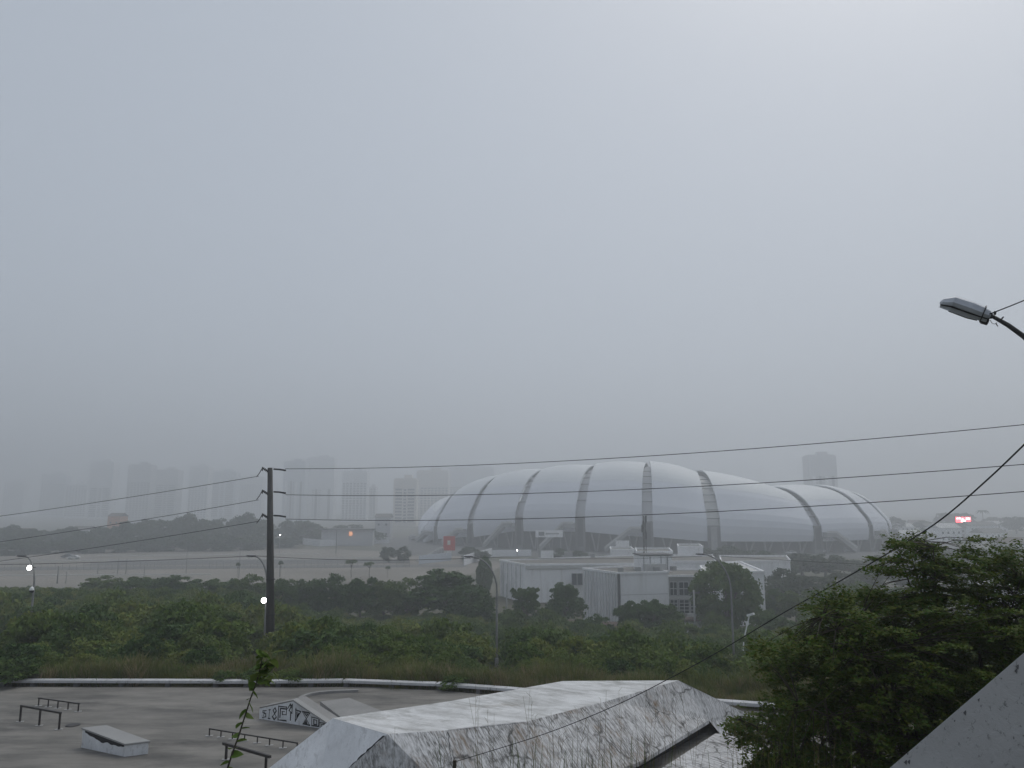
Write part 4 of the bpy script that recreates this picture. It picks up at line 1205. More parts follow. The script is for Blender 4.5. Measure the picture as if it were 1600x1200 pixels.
MB().box((lo_.x - 2, lo_.y + 2.5, 8.2), (28, 7, .5)).build('roof', M['darkconc'], lb_)
MB().box(lo_, (1.5, .3, 2.0)).build('lit_window', M['lit_orange'], lb_)
for px, lab in ((437.5, 'tiny lit lamp just right of the power pole, far off'), (808, 'tiny white lamp above the rear building, before the stadium')):
    Y = 330 if px < 700 else 250
    q = at(px, 836 if px < 700 else 860, Y)
    lr = empty('lamp_post', up(q, 0), lab, 'street lamp')
    MB().tube([up(q, 0), q], .1, 6).build('post', M['midconc'], lr)
    MB().lathe(q, [(.04, .25), (.19, .1), (.18, -.1), (.04, -.2)], 8).build('globe', M['lit'], lr)
# car park fence
fa, fb_ = gp(-120, 893), gp(640, 886)
fen = empty('wire_fence', fa.lerp(fb_, .5), 'long thin wire fence along the near edge of the car park', 'fence')
nf_ = 70
for k in range(nf_ + 1):
    p = fa.lerp(fb_, k / nf_)
    MB().box(p + Vector((0, 0, 1.1)), (.09, .09, 2.3)).build('post', M['polegrey'], fen)
for z in (.15, 1.2, 2.2):
    MB().beam(fa + Vector((0, -.08, z)), fb_ + Vector((0, -.08, z)), .03, .04).build('wire', M['polegrey'], fen)
for k, (pa, pb) in enumerate((((-80, 878), (600, 872)), ((150, 869), (500, 866)), ((-60, 900), (330, 898)))):
    a, b = gp(*pa), gp(*pb)
    kb_ = MB().beam(a + Vector((0, 0, .1)), b + Vector((0, 0, .1)), .5, .3).build('kerb', M['paleconc'])
    tag(root_mesh(kb_, (a + b) / 2), ['straight pale kerb across the middle of the car park', 'short pale kerb at the back of the car park', 'pale kerb at the near left of the car park'][k], 'kerb')

# ------------------------------------------------------------------ houses far left and far right
HL = [(18, 832, 430, 12, 9, 5, 'cream', 'rooftile'), (42, 825, 450, 10, 8, 5, 'orange', 'rooftile'), (132, 826, 430, 10, 7, 7, 'twhite', 'roofgrey'), (184, 812, 520, 9, 8, 13, 'orange', 'rooftile'),
      (8, 848, 380, 14, 9, 4, 'twhite', 'roofgrey'), (470, 838, 430, 13, 8, 6, 'twhite', 'roofgrey'), (600, 815, 470, 9, 8, 13, 'tgrey', 'roofgrey'), (505, 840, 440, 10, 8, 5, 'cream', 'rooftile')]
LBL = ['low cream house at the left edge behind the car park', 'orange house near the left edge among trees', 'white two storey house below the white balcony tower', 'tall orange house between two towers',
       'pale low house at the left frame edge by the car park', 'pale house right of the power pole behind trees', 'grey block left of the cream balcony tower', 'cream house behind the long white wall']
for h, lb in zip(HL, LBL):
    house(h[0], h[1], h[2], h[3], h[4], h[5], lb, M[h[6]], M[h[7]], 0, RNG.uniform(-.2, .2))
HR = [(1408, 826, 560, 'far house directly right of the stadium end'), (1432, 816, 640, 'far house with pale gable right of the stadium'), (1455, 836, 470, 'two storey pale house above the bush top'),
      (1476, 842, 430, 'white house with window rows just above the bush'), (1492, 832, 500, 'pale house under the red screen'), (1530, 834, 520, 'long pale house right of the red screen'),
      (1556, 828, 600, 'far house among trees at the right'), (1580, 826, 640, 'house with pale roof near the right edge'), (1545, 842, 440, 'pale low house right of the white windowed house'),
      (1420, 842, 440, 'pale low house beside the stadium stairs'), (1588, 860, 340, 'house with white roof at the right edge'), (1565, 812, 760, 'faint pale house below the palm'),
      (1510, 824, 640, 'faint house behind the red screen'), (1440, 826, 600, 'small faint house between trees right of the stadium')]
for k, (px, py, Y, lb) in enumerate(HR):
    w = [14, 12, 13, 15, 11, 24, 13, 16, 17, 12, 16, 14, 12, 9][k]
    hh = [5, 6, 7, 8, 6, 7, 6, 7, 5, 4, 4, 6, 6, 5][k]
    house(px, py, Y, w, 9, hh, lb, M[['twhite', 'cream', 'white', 'white', 'tgrey', 'twhite'][k % 6]], M[['paleconc', 'rooftile', 'roofgrey'][k % 3]], 0, RNG.uniform(-.35, .35))
house(1583, 885, 150, 16, 10, 5, 'white roofed building showing through the upper right of the bush', M['white'], M['paleconc'], 0, -.15, 'house', 1.2, None)
rs = at(1505, 812, 560)
ls = empty('led_screen', up(rs, 0), 'glowing red advertising screen over the houses at the right', 'screen')
MB().box(rs + Vector((0, .4, 0)), (11.4, .6, 4.4)).build('casing', M['void'], ls)
MB().box(rs, (10.8, .1, 3.8)).build('display', M['lit_red'], ls)
for dx, dz, w, h in ((-3.2, .9, 3.0, 1.0), (3.4, .8, 3.2, 1.2), (0, -.9, 3.4, 1.4), (-.5, .5, 1.2, .8)):
    MB().box(rs + Vector((dx, -.08, dz)), (w, .04, h)).build('picture_patch', M['lit_pale'], ls)
for k in (-3, 3): MB().box(up(rs + Vector((k, .6, 0)), rs.z / 2 - 1), (.5, .4, rs.z - 2)).build('post', M['darkconc'], ls)

# ------------------------------------------------------------------ parked cars before the stadium
def make_car():
    rt = empty('parked_car', (0, 0, 0), 'x', 'car', 'cars parked before the stadium')
    prof = [(-2.1, .35), (-2.15, .75), (-1.95, .95), (-1.2, 1.0), (-.55, 1.45), (.9, 1.48), (1.6, 1.05), (2.1, .95), (2.15, .5), (2.05, .35)]
    mb = MB().prism([(x, -.82, z) for x, z in prof], [(x, .82, z) for x, z in prof]); mb.build('body', None, rt, bevel=.05)
    for s in (-1, 1):
        MB().prism([(-1.0, .825 * s, 1.02), (1.45, .825 * s, 1.04), (.85, .825 * s, 1.40), (-.5, .825 * s, 1.38)], [(-1.0, .80 * s, 1.02), (1.45, .80 * s, 1.04), (.85, .80 * s, 1.40), (-.5, .80 * s, 1.38)]).build('side_window', M['glass'], rt)
    MB().beam(Vector((-1.17, 0, 1.045)), Vector((-.62, 0, 1.43)), 1.4, .03).build('windscreen', M['glass'], rt)
    for x in (-1.3, 1.3):
        for s in (-1, 1):
            wh = MB().lathe((x, .76 * s, .33), [(.33, -.1), (.33, .1)], 12, axis=(0, 1, 0)).build('wheel', M['housing_dark'], rt)
            MB().lathe((x, .76 * s + .11 * s, .33), [(.2, -.02), (.2, .02)], 10, axis=(0, 1, 0)).build('rim', M['housing'], wh)
    for s in (-.6, .6):
        MB().box((-2.13, s, .75), (.08, .32, .16)).build('headlight', M['paleconc'], rt)
    return rt
carm = [mat('car_paint_%d' % k, c, rough=.35, spec=.5) for k, c in enumerate([(.6, .6, .6), (.05, .05, .055), (.35, .36, .37), (.35, .04, .03)])]
spots = [(1236, 866, 270, 0, .3, 'silver car at the left of the row before the wide stadium bay'), (1256, 864, 276, 1, -.2, 'black car second in the row before the wide stadium bay'),
         (1283, 864, 276, 0, .15, 'silver car before the stair tower at the right stadium slot'), (1326, 862, 285, 2, .2, 'grey car below the right stadium stairs'),
         (1345, 861, 288, 0, .0, 'pale car right of the grey car below the stadium stairs'), (1406, 858, 300, 3, .4, 'dark red car by the right end of the stadium'),
         (115, 874, 275, 0, .1, 'pale car alone in the left part of the car park'), (105, 872, 282, 1, .2, 'dark car beside the pale car in the car park')]
proto = make_car()
for k, (px, py, Y, ci, rz, lab) in enumerate(spots):
    c = proto if k == 0 else copy_tree(proto)
    p = gnd(px, py, 0.0)
    c.location = (p.x, p.y, .06); c.rotation_euler = (0, 0, rz)
    c['label'] = lab
    for ch in c.children:
        if ch.name.startswith('body'):
            if k: ch.data = ch.data.copy()
            ch.data.materials.clear(); ch.data.materials.append(carm[ci])
# ------------------------------------------------------------------ foliage
def leaf_cloud(cent, outn, size, aspect=0.55, up_bias=0.25, jitter=0.9, fold=0.0):
    """one diamond leaf for every centre; outn = rough outward normals; returns (verts, quads)"""
    n = len(cent)
    nr = outn + NPR.normal(0, jitter, (n, 3)); nr[:, 2] += up_bias
    nr /= np.linalg.norm(nr, axis=1, keepdims=True) + 1e-9
    rv = NPR.normal(0, 1, (n, 3))
    a = np.cross(nr, rv); a /= np.linalg.norm(a, axis=1, keepdims=True) + 1e-9
    b = np.cross(nr, a)
    s = size * NPR.uniform(0.6, 1.35, (n, 1))
    v = np.empty((n, 4, 3))
    v[:, 0] = cent - a * s; v[:, 1] = cent + b * s * aspect; v[:, 2] = cent + a * s; v[:, 3] = cent - b * s * aspect
    return v.reshape(-1, 3), np.arange(n * 4).reshape(-1, 4)
def clumps(n, rx, ry, rz, zc, rmin, rmax, hollow=0.5, low=-0.45, bump=0.30):
    """clump centres in the outer shell of an ellipsoid with an uneven outline"""
    out = []
    seed = NPR.uniform(0, 100)
    while len(out) < n:
        d = NPR.normal(0, 1, 3); d /= np.linalg.norm(d)
        if d[2] < low: continue
        k = NPR.uniform(hollow, 1.0) ** 0.6
        k *= 0.82 + bump * mnoise.noise(Vector((d[0] * 1.6 + seed, d[1] * 1.6, d[2] * 1.6)))
        out.append((d[0] * rx * k, d[1] * ry * k, zc + d[2] * rz * k, NPR.uniform(rmin, rmax)))
    return np.array(out)
def crown_mesh(name, m, ncl, per, rx, ry, rz, zc, rmin, rmax, leaf, hollow=0.45, flat=0.7, up=0.25, low=-0.45, bump=0.30):
    C = clumps(ncl, rx, ry, rz, zc, rmin, rmax, hollow, low, bump)
    idx = np.repeat(np.arange(ncl), per)
    d = NPR.normal(0, 1, (len(idx), 3)); d /= np.linalg.norm(d, axis=1, keepdims=True)
    d[:, 2] = np.where(d[:, 2] < -0.3, -d[:, 2], d[:, 2])
    r = C[idx, 3:4] * NPR.uniform(0.45, 1.08, (len(idx), 1))
    cent = C[idx, :3] + d * r * np.array([1, 1, flat])
    v, f = leaf_cloud(cent, d, leaf, up_bias=up)
    return nmesh(name, v, f, 4, m), C
def trunk_mesh(name, C, h0, r0, nlimb=7, m=None):
    mb = MB()
    top = np.array([0, 0, max(h0, C[:, 2].mean() * 0.85)])
    mb.tube([(0, 0, -.4), (0.04 * h0, 0, h0 * .5), (0, 0.03 * h0, h0), tuple(top)], [r0 * 1.25, r0, r0 * .85, r0 * .4], 8)
    for k in NPR.choice(len(C), min(nlimb, len(C)), replace=False):
        e = C[k, :3]
        s = np.array([0, 0, h0 * NPR.uniform(.75, 1.05)])
        mid = (s + e) / 2 + np.array([0, 0, -.06 * np.linalg.norm(e - s)])
        mb.tube([tuple(s), tuple(mid), tuple(e)], [r0 * .55, r0 * .35, r0 * .12], 5)
    me = bpy.data.meshes.new(name); me.from_pydata(mb.v, [], mb.f); me.update(); me.materials.append(m or M['bark'])
    me.polygons.foreach_set('use_smooth', [True] * len(me.polygons))
    return me
# unit trees: height 1 unit = 1 m, meshes shared by copies
VAR = {}
def variant(key, m, ncl, per, rx, ry, rz, zc, rmin, rmax, leaf, h0, r0, **kw):
    me, C = crown_mesh('crown_' + key, m, ncl, per, rx, ry, rz, zc, rmin, rmax, leaf, **kw)
    VAR[key] = (me, trunk_mesh('trunk_' + key, C, h0, r0))
for k in range(3):
    variant('mid%d' % k, M['leaf_dark'], 76, 90, 3.0, 2.8, 2.9, 3.2, .5, 1.0, .19, 1.8, .16, low=-.9, bump=.5)          # ~6 m tree, seen at 110-130 m
for k in range(2):
    variant('dome%d' % k, M['leaf_dark'], 230, 90, 6.0, 5.6, 5.2, 5.6, .8, 1.4, .24, 3.0, .35, hollow=.82, low=-.95, bump=.12)      # dense round tree
for k in range(3):
    variant('far%d' % k, M['leaf_far'], 64, 60, 5.2, 5.0, 5.0, 5.4, 1.0, 2.0, .42, 3.0, .35, hollow=.6, low=-.95)     # ~11 m, seen beyond 200 m
variant('sprig0', M['leaf_dark'], 110, 60, 3.2, 3.0, 2.7, 3.5, .28, .6, .2, 2.0, .13, hollow=.25, low=-.8, bump=.5)              # open crown with finger-like sprigs
variant('young0', M['leaf_dark'], 14, 40, 1.3, 1.2, .75, 3.5, .35, .6, .2, 2.9, .06)
def tree(key, px, py, Y, s, label, group, name='tree', sx=1.0, zb=None, rz=None):
    """py = pixel row of the tree's foot is not needed: it stands on the terrain"""
    p = at(px, py, Y)
    z = terrain_z(p.x, p.y) if zb is None else zb
    rt = empty(name, (p.x, p.y, z), label, 'tree', group, RNG.uniform(0, 6.28) if rz is None else rz)
    rt.scale = (s * sx, s * sx, s)
    cm, tm = VAR[key]
    link('crown', cm, rt); link('trunk', tm, rt)
    return rt
def topz(px, pytop, Y): return at(px, pytop, Y).z
def tree_to(key, H0, px, pytop, Y, label, group, width=None, W0=None, sink=0.0, **kw):
    p = at(px, 900, Y); z = terrain_z(p.x, p.y)
    h = max(.8, topz(px, pytop, Y) - z)
    if sink: z -= sink * h; h *= 1 + sink
    s = h / H0
    sx = 1.0
    if width: sx = (width * Y / FPX) / (W0 * s)
    return tree(key, px, 900, Y, s, label, group, sx=sx, zb=z, **kw)
ORD = ['first', 'second', 'third', 'fourth', 'fifth', 'sixth', 'seventh', 'eighth', 'ninth', 'tenth', 'eleventh', 'twelfth', 'thirteenth', 'fourteenth', 'fifteenth', 'sixteenth', 'seventeenth', 'eighteenth', 'nineteenth', 'twentieth', 'twenty-first', 'twenty-second']
# trees beside the white buildings
tree_to('dome0', 11.2, 1132, 869, 121, 'big dense round dark tree in front of the white hall', None, 122, 12.5)
tree_to('sprig0', 6.3, 1000, 926, 108, 'dark tree with upright sprigs before the nearest white building', None, 110, 7.0)
tree_to('mid1', 6.3, 1040, 934, 110, 'dark tree hugging the right side of the sprigged tree', None, 70, 6.4)
tree_to('mid2', 6.3, 884, 905, 124, 'brownish green tree left of the ribbed facade', None, 66, 6.4)
tree_to('sprig0', 6.3, 822, 906, 120, 'open branched tree before the rear white building', None, 66, 7.0)
tree_to('mid0', 6.3, 935, 958, 106, 'rounded dark shrub tree below the ribbed facade', None, 50, 6.4)
tree_to('mid0', 6.3, 1112, 955, 110, 'pale green rounded tree below the round dark tree', None, 46, 6.4)
tree_to('mid1', 6.3, 1185, 945, 112, 'brownish rounded tree right of the tall lamp', None, 60, 6.4)
tree_to('dome1', 11.2, 757, 866, 176, 'dark hedge-like tree against the left end of the rear white building', None, 30, 12.5)
tree_to('mid2', 6.3, 700, 884, 122, 'broad pale green tree rising left of the rear white building', None, 130, 6.4)
tree_to('mid0', 6.3, 735, 912, 114, 'dark tree at the foot of the broad pale green tree', None, 90, 6.4)
for px, pt, Y, w, lab in ((800, 946, 100, 60, 'olive tree screening the foot of the rear white building, left of two'), (862, 944, 102, 62, 'olive tree screening the foot of the rear white building, right of two'),
                          (1065, 968, 98, 60, 'low olive tree before the small white hut'), (905, 962, 98, 50, 'low olive tree under the ribbed white wall')):
    tree_to('mid%d' % (px % 3), 6.3, px, pt, Y, lab, None, w, 6.4, sink=.15)
# hedge line of trees across the slope
for k in range(13):
    px = 160 + k * 40
    tree_to('mid%d' % (k % 3), 6.3, px + RNG.uniform(-6, 6), 899 + RNG.uniform(-6, 5) - (3 if k < 4 else 0), 122 + RNG.uniform(-3, 5) + (6 if k < 4 else 0), ORD[k] + ' tree from the left in the dark row along the foot of the slope', 'row of trees below the slope', 70, 6.4)
tree_to('mid1', 6.3, 372, 926, 96, 'rounded green tree just left of the power pole', None, 66, 6.4)
tree_to('mid2', 6.3, 345, 938, 92, 'darker tree left of the rounded tree at the power pole', None, 60, 6.4)
# young trees in the car park
for px, pt, lab in ((549, 873, 'young umbrella shaped tree in the car park, left of two'), (577, 877, 'young umbrella shaped tree in the car park, right of two'), (438, 875, 'tiny young tree right of the power pole'), (606, 884, 'tiny sapling at the right of the car park'),
                    (371, 878, 'dark young tree left of the power pole in the car park')):
    tree_to('young0', 4.4, px, pt, 222, lab, 'young car park trees', 20 if pt < 880 and px > 500 else 9, 2.6)
# far left tree belt
FLT = [(8, 818, 360), (38, 822, 350), (70, 823, 390), (100, 821, 380), (128, 826, 350), (160, 816, 370), (195, 812, 365), (225, 806, 375), (255, 804, 380), (285, 799, 385), (312, 806, 375), (345, 802, 395),
       (378, 798, 400), (402, 806, 390), (455, 806, 420), (480, 812, 420), (575, 826, 420), (545, 815, 480), (515, 826, 430), (20, 840, 320), (180, 838, 340), (300, 826, 350), (55, 840, 330), (95, 840, 335), (140, 838, 335), (225, 832, 345), (265, 830, 350), (345, 832, 350), (390, 832, 360), (440, 836, 380)]
fb_rows = [sorted(q for q in FLT if q[1] < 824), sorted(q for q in FLT if q[1] >= 824)]
for k, (px, pt, Y) in enumerate(FLT):
    rw_i = 0 if pt < 824 else 1
    tree_to('far%d' % (k % 3), 11.2, px, pt, Y, ORD[fb_rows[rw_i].index((px, pt, Y))] + (' tall tree' if rw_i == 0 else ' lower tree') + ' from the left in the foggy belt behind the car park', 'tree belt behind the car park', 60, 11.5, sink=.22)
# trees before and beside the stadium
SFT = [(1172, 882, 172, 50, 'leafy tree hiding the foot of the long shed, left of two'), (1225, 883, 172, 55, 'leafy tree hiding the foot of the long shed, right of two'), (606, 850, 280, 26, 'dark tree at the left foot of the stadium'), (630, 852, 280, 30, 'second dark tree at the left foot of the stadium'), (733, 852, 285, 42, 'round tree just right of the red banner'), (752, 858, 280, 30, 'small tree right of the red banner'),
       (878, 856, 262, 44, 'dark tree above the rear building roof left'), (905, 858, 262, 34, 'dark tree above the rear building roof middle'), (950, 862, 235, 50, 'dark tree left of the blank billboard base'),
       (1095, 852, 270, 60, 'broad tree below the head-on stadium slot, left'), (1140, 850, 275, 60, 'broad tree below the head-on stadium slot, right'), (1180, 856, 262, 60, 'broad tree below the wide stadium bay')]
for k, (px, pt, Y, w, lab) in enumerate(SFT):
    tree_to('far%d' % (k % 3), 11.2, px, pt, Y, lab, 'trees before the stadium', w, 11.5, sink=.1)
# wood on the right below the stadium
WOOD = [(1215, 868, 215), (1250, 866, 225), (1290, 868, 220), (1330, 866, 232), (1370, 864, 240), (1410, 862, 250), (1450, 862, 250), (1500, 858, 260), (1550, 856, 270), (1595, 856, 260),
        (1225, 895, 165), (1265, 888, 172), (1310, 884, 180), (1355, 880, 186), (1400, 880, 190), (1450, 876, 200), (1500, 876, 190), (1560, 872, 200),
        (1205, 918, 136), (1245, 920, 134), (1290, 915, 138), (1340, 912, 142), (1390, 908, 146), (1450, 905, 150), (1520, 905, 150),
        (1220, 950, 108), (1260, 955, 106), (1310, 950, 108), (1370, 945, 110)]
wrows = [WOOD[:10], WOOD[10:18], WOOD[18:25], WOOD[25:]]
for k, (px, pt, Y) in enumerate(WOOD):
    wi = [n for n in range(4) if (px, pt, Y) in wrows[n]][0]
    wlab = ORD[wrows[wi].index((px, pt, Y))] + ' tree from left, ' + ['farthest', 'second farthest', 'second nearest', 'nearest'][wi] + ' row of the right-hand wood'
    pt += RNG.uniform(-7, 8); px += RNG.uniform(-8, 8)
    key = ('far%d' % (k % 3), 11.2, 11.5) if Y > 160 else ('mid%d' % (k % 3), 6.3, 6.4)
    tree_to(key[0], key[1], px, pt, Y, wlab, 'wood below the stadium', (68 if Y > 160 else 76) * RNG.uniform(.75, 1.25), key[2])
# far right trees among the houses
for k, (px, pt, Y, w, lab) in enumerate([(1405, 806, 560, 34, 'flat topped tree touching the right end of the stadium'), (1450, 812, 560, 40, 'tree left of the red screen'), (1495, 797, 640, 50, 'large tree crown behind the red screen'), (1520, 800, 640, 30, 'tree between red screen and palm'),
                                         (1560, 806, 660, 40, 'tree right of the palm'), (1595, 803, 560, 40, 'dark tree at the right frame edge'), (1448, 824, 450, 30, 'dark tree beside the white windowed house'), (1575, 838, 420, 50, 'tree below the houses at right edge'), (1515, 842, 420, 50, 'tree below the white windowed house')]):
    tree_to('far%d' % (k % 3), 11.2, px, pt, Y, lab, 'trees among the far houses', w, 11.5)
# a palm
pq = at(1535, 800, 640); pm = empty('palm_tree', up(pq, 0), 'small palm silhouetted right of the red screen', 'tree')
zt_ = at(1535, 798, 640).z
MB().tube([up(pq, -.3), up(pq, zt_)], [.35, .22], 7).build('trunk', M['bark'], pm)
for k in range(14):
    a = k * 2 * PI / 14 + .2
    d = Vector((math.cos(a), math.sin(a), 0)); e = 1 if k % 2 else .5
    rows = []
    for s in range(6):
        f = s / 5
        c = up(pq, zt_) + d * 5.2 * f + Vector((0, 0, e * 3.0 * f - 4.2 * f * f))
        sdv = Vector((-d.y, d.x, 0)) * (.75 * math.sin(PI * min(1, f + .12)))
        rows.append([c - sdv - Vector((0, 0, .35)), c, c + sdv - Vector((0, 0, .35))])
    MB().grid(rows).build('frond', M['leaf_far'], pm)

# ------------------------------------------------------------------ scrub on the slope
src = bpy.data.collections.new('scrub_sources')
BUSH = []
for k in range(6):
    me, C = crown_mesh('bush_%d' % k, M['leaf_scrub'], 34, 75, 1.55, 1.45, 1.15, 1.15, .28, .60, .105, hollow=.5)
    BUSH.append(me)
    o = bpy.data.objects.new('bush_source', me); src.objects.link(o)
for k in range(2):
    me, C = crown_mesh('bush_dark_%d' % k, M['leaf_dark'], 34, 70, 1.5, 1.45, 1.2, 1.2, .28, .60, .115, hollow=.5)
    BUSH.append(me)
    o = bpy.data.objects.new('bush_source', me); src.objects.link(o)
def scatter_nodes(name, coll, smin, smax, tilt=0.12):
    ng = bpy.data.node_groups.new(name, 'GeometryNodeTree')
    ng.interface.new_socket('Geometry', in_out='INPUT', socket_type='NodeSocketGeometry')
    ng.interface.new_socket('Geometry', in_out='OUTPUT', socket_type='NodeSocketGeometry')
    N, L = ng.nodes, ng.links
    gi, go = N.new('NodeGroupInput'), N.new('NodeGroupOutput')
    m2p = N.new('GeometryNodeMeshToPoints')
    iop = N.new('GeometryNodeInstanceOnPoints')
    ci = N.new('GeometryNodeCollectionInfo')
    ci.inputs['Collection'].default_value = coll
    ci.inputs['Separate Children'].default_value = True
    ci.inputs['Reset Children'].default_value = True
    rr = N.new('FunctionNodeRandomValue'); rr.data_type = 'FLOAT_VECTOR'
    rr.inputs[0].default_value = (-tilt, -tilt, 0); rr.inputs[1].default_value = (tilt, tilt, 6.283)
    att = N.new('GeometryNodeInputNamedAttribute'); att.data_type = 'FLOAT_VECTOR'; att.inputs['Name'].default_value = 'siz'
    iop.inputs['Pick Instance'].default_value = True
    L.new(gi.outputs[0], m2p.inputs['Mesh']); L.new(m2p.outputs[0], iop.inputs['Points'])
    L.new(ci.outputs[0], iop.inputs['Instance'])
    L.new(rr.outputs[0], iop.inputs['Rotation']); L.new(att.outputs[0], iop.inputs['Scale'])
    L.new(iop.outputs[0], go.inputs[0])
    return ng
def scatter(name, pts, sizes, coll, tilt, label, cat):
    me = bpy.data.meshes.new(name); me.from_pydata(pts, [], []); me.update()
    a = me.attributes.new('siz', 'FLOAT_VECTOR', 'POINT'); a.data.foreach_set('vector', np.array(sizes, np.float32).ravel())
    o = link(name, me)
    md = o.modifiers.new('scatter', 'NODES'); md.node_group = scatter_nodes(name + '_nodes', coll, .7, 1.3, tilt)
    return tag(o, label, cat, kind='stuff')
pts, sz, cand = [], [], []
y = 34.2
while y < 172:
    step = 1.75 + (y - 36) * 0.012
    hw = y * .72 + 5
    x = -hw
    while x < hw:
        X, Y_ = x + RNG.uniform(-.8, .8), y + RNG.uniform(-.8, .8)
        x += step
        ymax = 168 - 55 * sstep(-8, 12, X)
        if Y_ > ymax: continue
        if -34 < X < -17 and 107 < Y_ < 117: continue            # the open strip before the tree row
        s = 0.62 + 0.62 * (0.5 + 0.5 * mnoise.noise(Vector((X * .09, Y_ * .09, 3.3)))) + RNG.uniform(-.12, .2)
        s *= sstep(33, 41, Y_) * .6 + .4
        if Y_ < 33.6: continue
        if Y_ > 80: s *= 1.15
        if RNG.random() < .12 and Y_ > 42: s *= RNG.uniform(1.3, 1.9)
        cap = (CAMZ - terrain_z(X, Y_)) - Y_ * (.128 if X > -.22 * Y_ else (.112 if X > -.30 * Y_ else .096))   # nothing grows above this sight line
        if -.36 < X / Y_ < -.28 and Y_ < 62: cap = min(cap, (CAMZ - terrain_z(X, Y_)) - Y_ * .195)               # low growth round the power pole
        for r_, w_, ym, sl_ in ((-.645, .04, 66, .188), (-.318, .03, 61, .195), (-.019, .03, 66, .200), (.277, .03, 72, .205)):   # sight lines to the lamp posts stay open
            if abs(X / Y_ - r_) < w_ and Y_ < ym: cap = min(cap, (CAMZ - terrain_z(X, Y_)) - Y_ * sl_)
        s = min(s, max(.22, cap / 3.5))
        h = s * RNG.uniform(.8, 1.25)
        rec = ((X, Y_, terrain_z(X, Y_) - .15), (s, s, h))
        cand.append(rec)
    y += step * .85
cand.sort(key=lambda r: r[0][1])
near = [r for r in cand if abs(r[0][0]) < r[0][1] * .70 and 37 < r[0][1] < 75]
RNG.shuffle(near)
keep = set(id(r) for r in near[:140])
for r in cand:
    if id(r) not in keep:
        pts.append(r[0]); sz.append(r[1])
scatter('scrub', pts, sz, src, .12, 'dense green scrub covering the slope beyond the plaza', 'scrub')
for k, r in enumerate(near[:140]):
    b = link('shrub', BUSH[k % 8])
    b.location = r[0]; b.scale = tuple(q * 1.12 for q in r[1]); b.rotation_euler = (RNG.uniform(-.1, .1), RNG.uniform(-.1, .1), RNG.uniform(0, 6.28))
    tag(b, 'leafy green shrub in the thicket on the slope beyond the plaza', 'shrub', 'shrubs on the slope')

# ------------------------------------------------------------------ grass
def tuft(name, m, n, h, spread, w, lean):
    v, f = [], []
    for k in range(n):
        a = NPR.uniform(0, 2 * PI); r = spread * NPR.uniform(0, 1)
        bx, by = r * math.cos(a), r * math.sin(a)
        d = np.array([math.cos(a + NPR.normal(0, .6)), math.sin(a + NPR.normal(0, .6))]) * lean * NPR.uniform(.3, 1.2)
        hh = h * NPR.uniform(.5, 1.15); ww = w * NPR.uniform(.7, 1.2)
        s = np.array([-d[1], d[0]]); s = s / (np.linalg.norm(s) + 1e-9) * ww
        b0 = len(v)
        for q, fz in ((0, 1), (.5, .8), (.85, .4)):
            cx, cy, cz = bx + d[0] * q * q * hh, by + d[1] * q * q * hh, hh * (q - .22 * q * q)
            v += [(cx - s[0] * fz, cy - s[1] * fz, cz), (cx + s[0] * fz, cy + s[1] * fz, cz)]
        v.append((bx + d[0] * hh * 1.1, by + d[1] * hh * 1.1, hh * .80))
        f += [(b0, b0 + 1, b0 + 3, b0 + 2), (b0 + 2, b0 + 3, b0 + 5, b0 + 4), (b0 + 4, b0 + 5, b0 + 6)]
    me = bpy.data.meshes.new(name); me.from_pydata(v, [], f); me.update(); me.materials.append(m)
    return me
gsrc = bpy.data.collections.new('grass_sources')
for k in range(5):
    o = bpy.data.objects.new('tuft_source', tuft('tuft_%d' % k, M['grass'] if k < 4 else M['drygrass'], 60, .75, .42, .011, .55)); gsrc.objects.link(o)
gp_, gs = [], []
ed = [(p.x, p.y) for p in EDGE]
def edge_y(x):
    for (x0, y0), (x1, y1) in zip(ed, ed[1:]):
        if x0 <= x <= x1: return y0 + (y1 - y0) * (x - x0) / (x1 - x0)
    return ed[0][1] if x < ed[0][0] else ed[-1][1]
for k in range(5200):
    x = RNG.uniform(-34, 30)
    e = edge_y(x) if x < ed[-1][0] else edge_y(ed[-1][0])
    y = e + .75 + abs(RNG.gauss(0, 2.2))
    s = RNG.uniform(.6, 1.25) * max(.3, .85 + 1.1 * mnoise.noise(Vector((x * .35, y * .35, 0))))
    gp_.append((x, y, terrain_z(x, y) - .03 if y > e + .9 else terrain_z(x, y))); gs.append((s, s, s * RNG.uniform(.8, 1.25)))
scatter('grass_fringe', gp_, gs, gsrc, .2, 'long yellowish grass along the far edge of the plaza', 'grass')
# tufts that have crept onto the ledge
crp = [(615, 1078), (712, 1078), (350, 1070), (395, 1070), (440, 1068), (460, 1070), (12, 1066), (5, 1072), (18, 1070)]
for k, (px, py) in enumerate(crp):
    p = gnd(px, py, PLZ)
    b = link('weed_clump', BUSH[k % 8] if k != 0 else gsrc.objects[0].data)
    s = .42 if k in (1, 2, 3, 4, 5) else (.75 if k > 5 else .8)
    b.location = (p.x, p.y + .2, PLZ - .12); b.scale = (s, s, s * (.65 if k != 6 else .9)); b.rotation_euler = (0, 0, k)
    tag(b, ['grass tuft growing through the ledge joint right of the graffiti ramp', 'small weed on the ledge near the funbox', 'creeping weed on the ledge left of the power pole', 'weed spilling over the ledge below the power pole',
            'leafy weed on the ledge right below the power pole', 'leafy weed right of the power pole on the ledge', 'dark bush at the left end of the ledge', 'dark low bush at the left frame edge by the ledge', 'weed against the left end of the ledge'][k], 'weed')

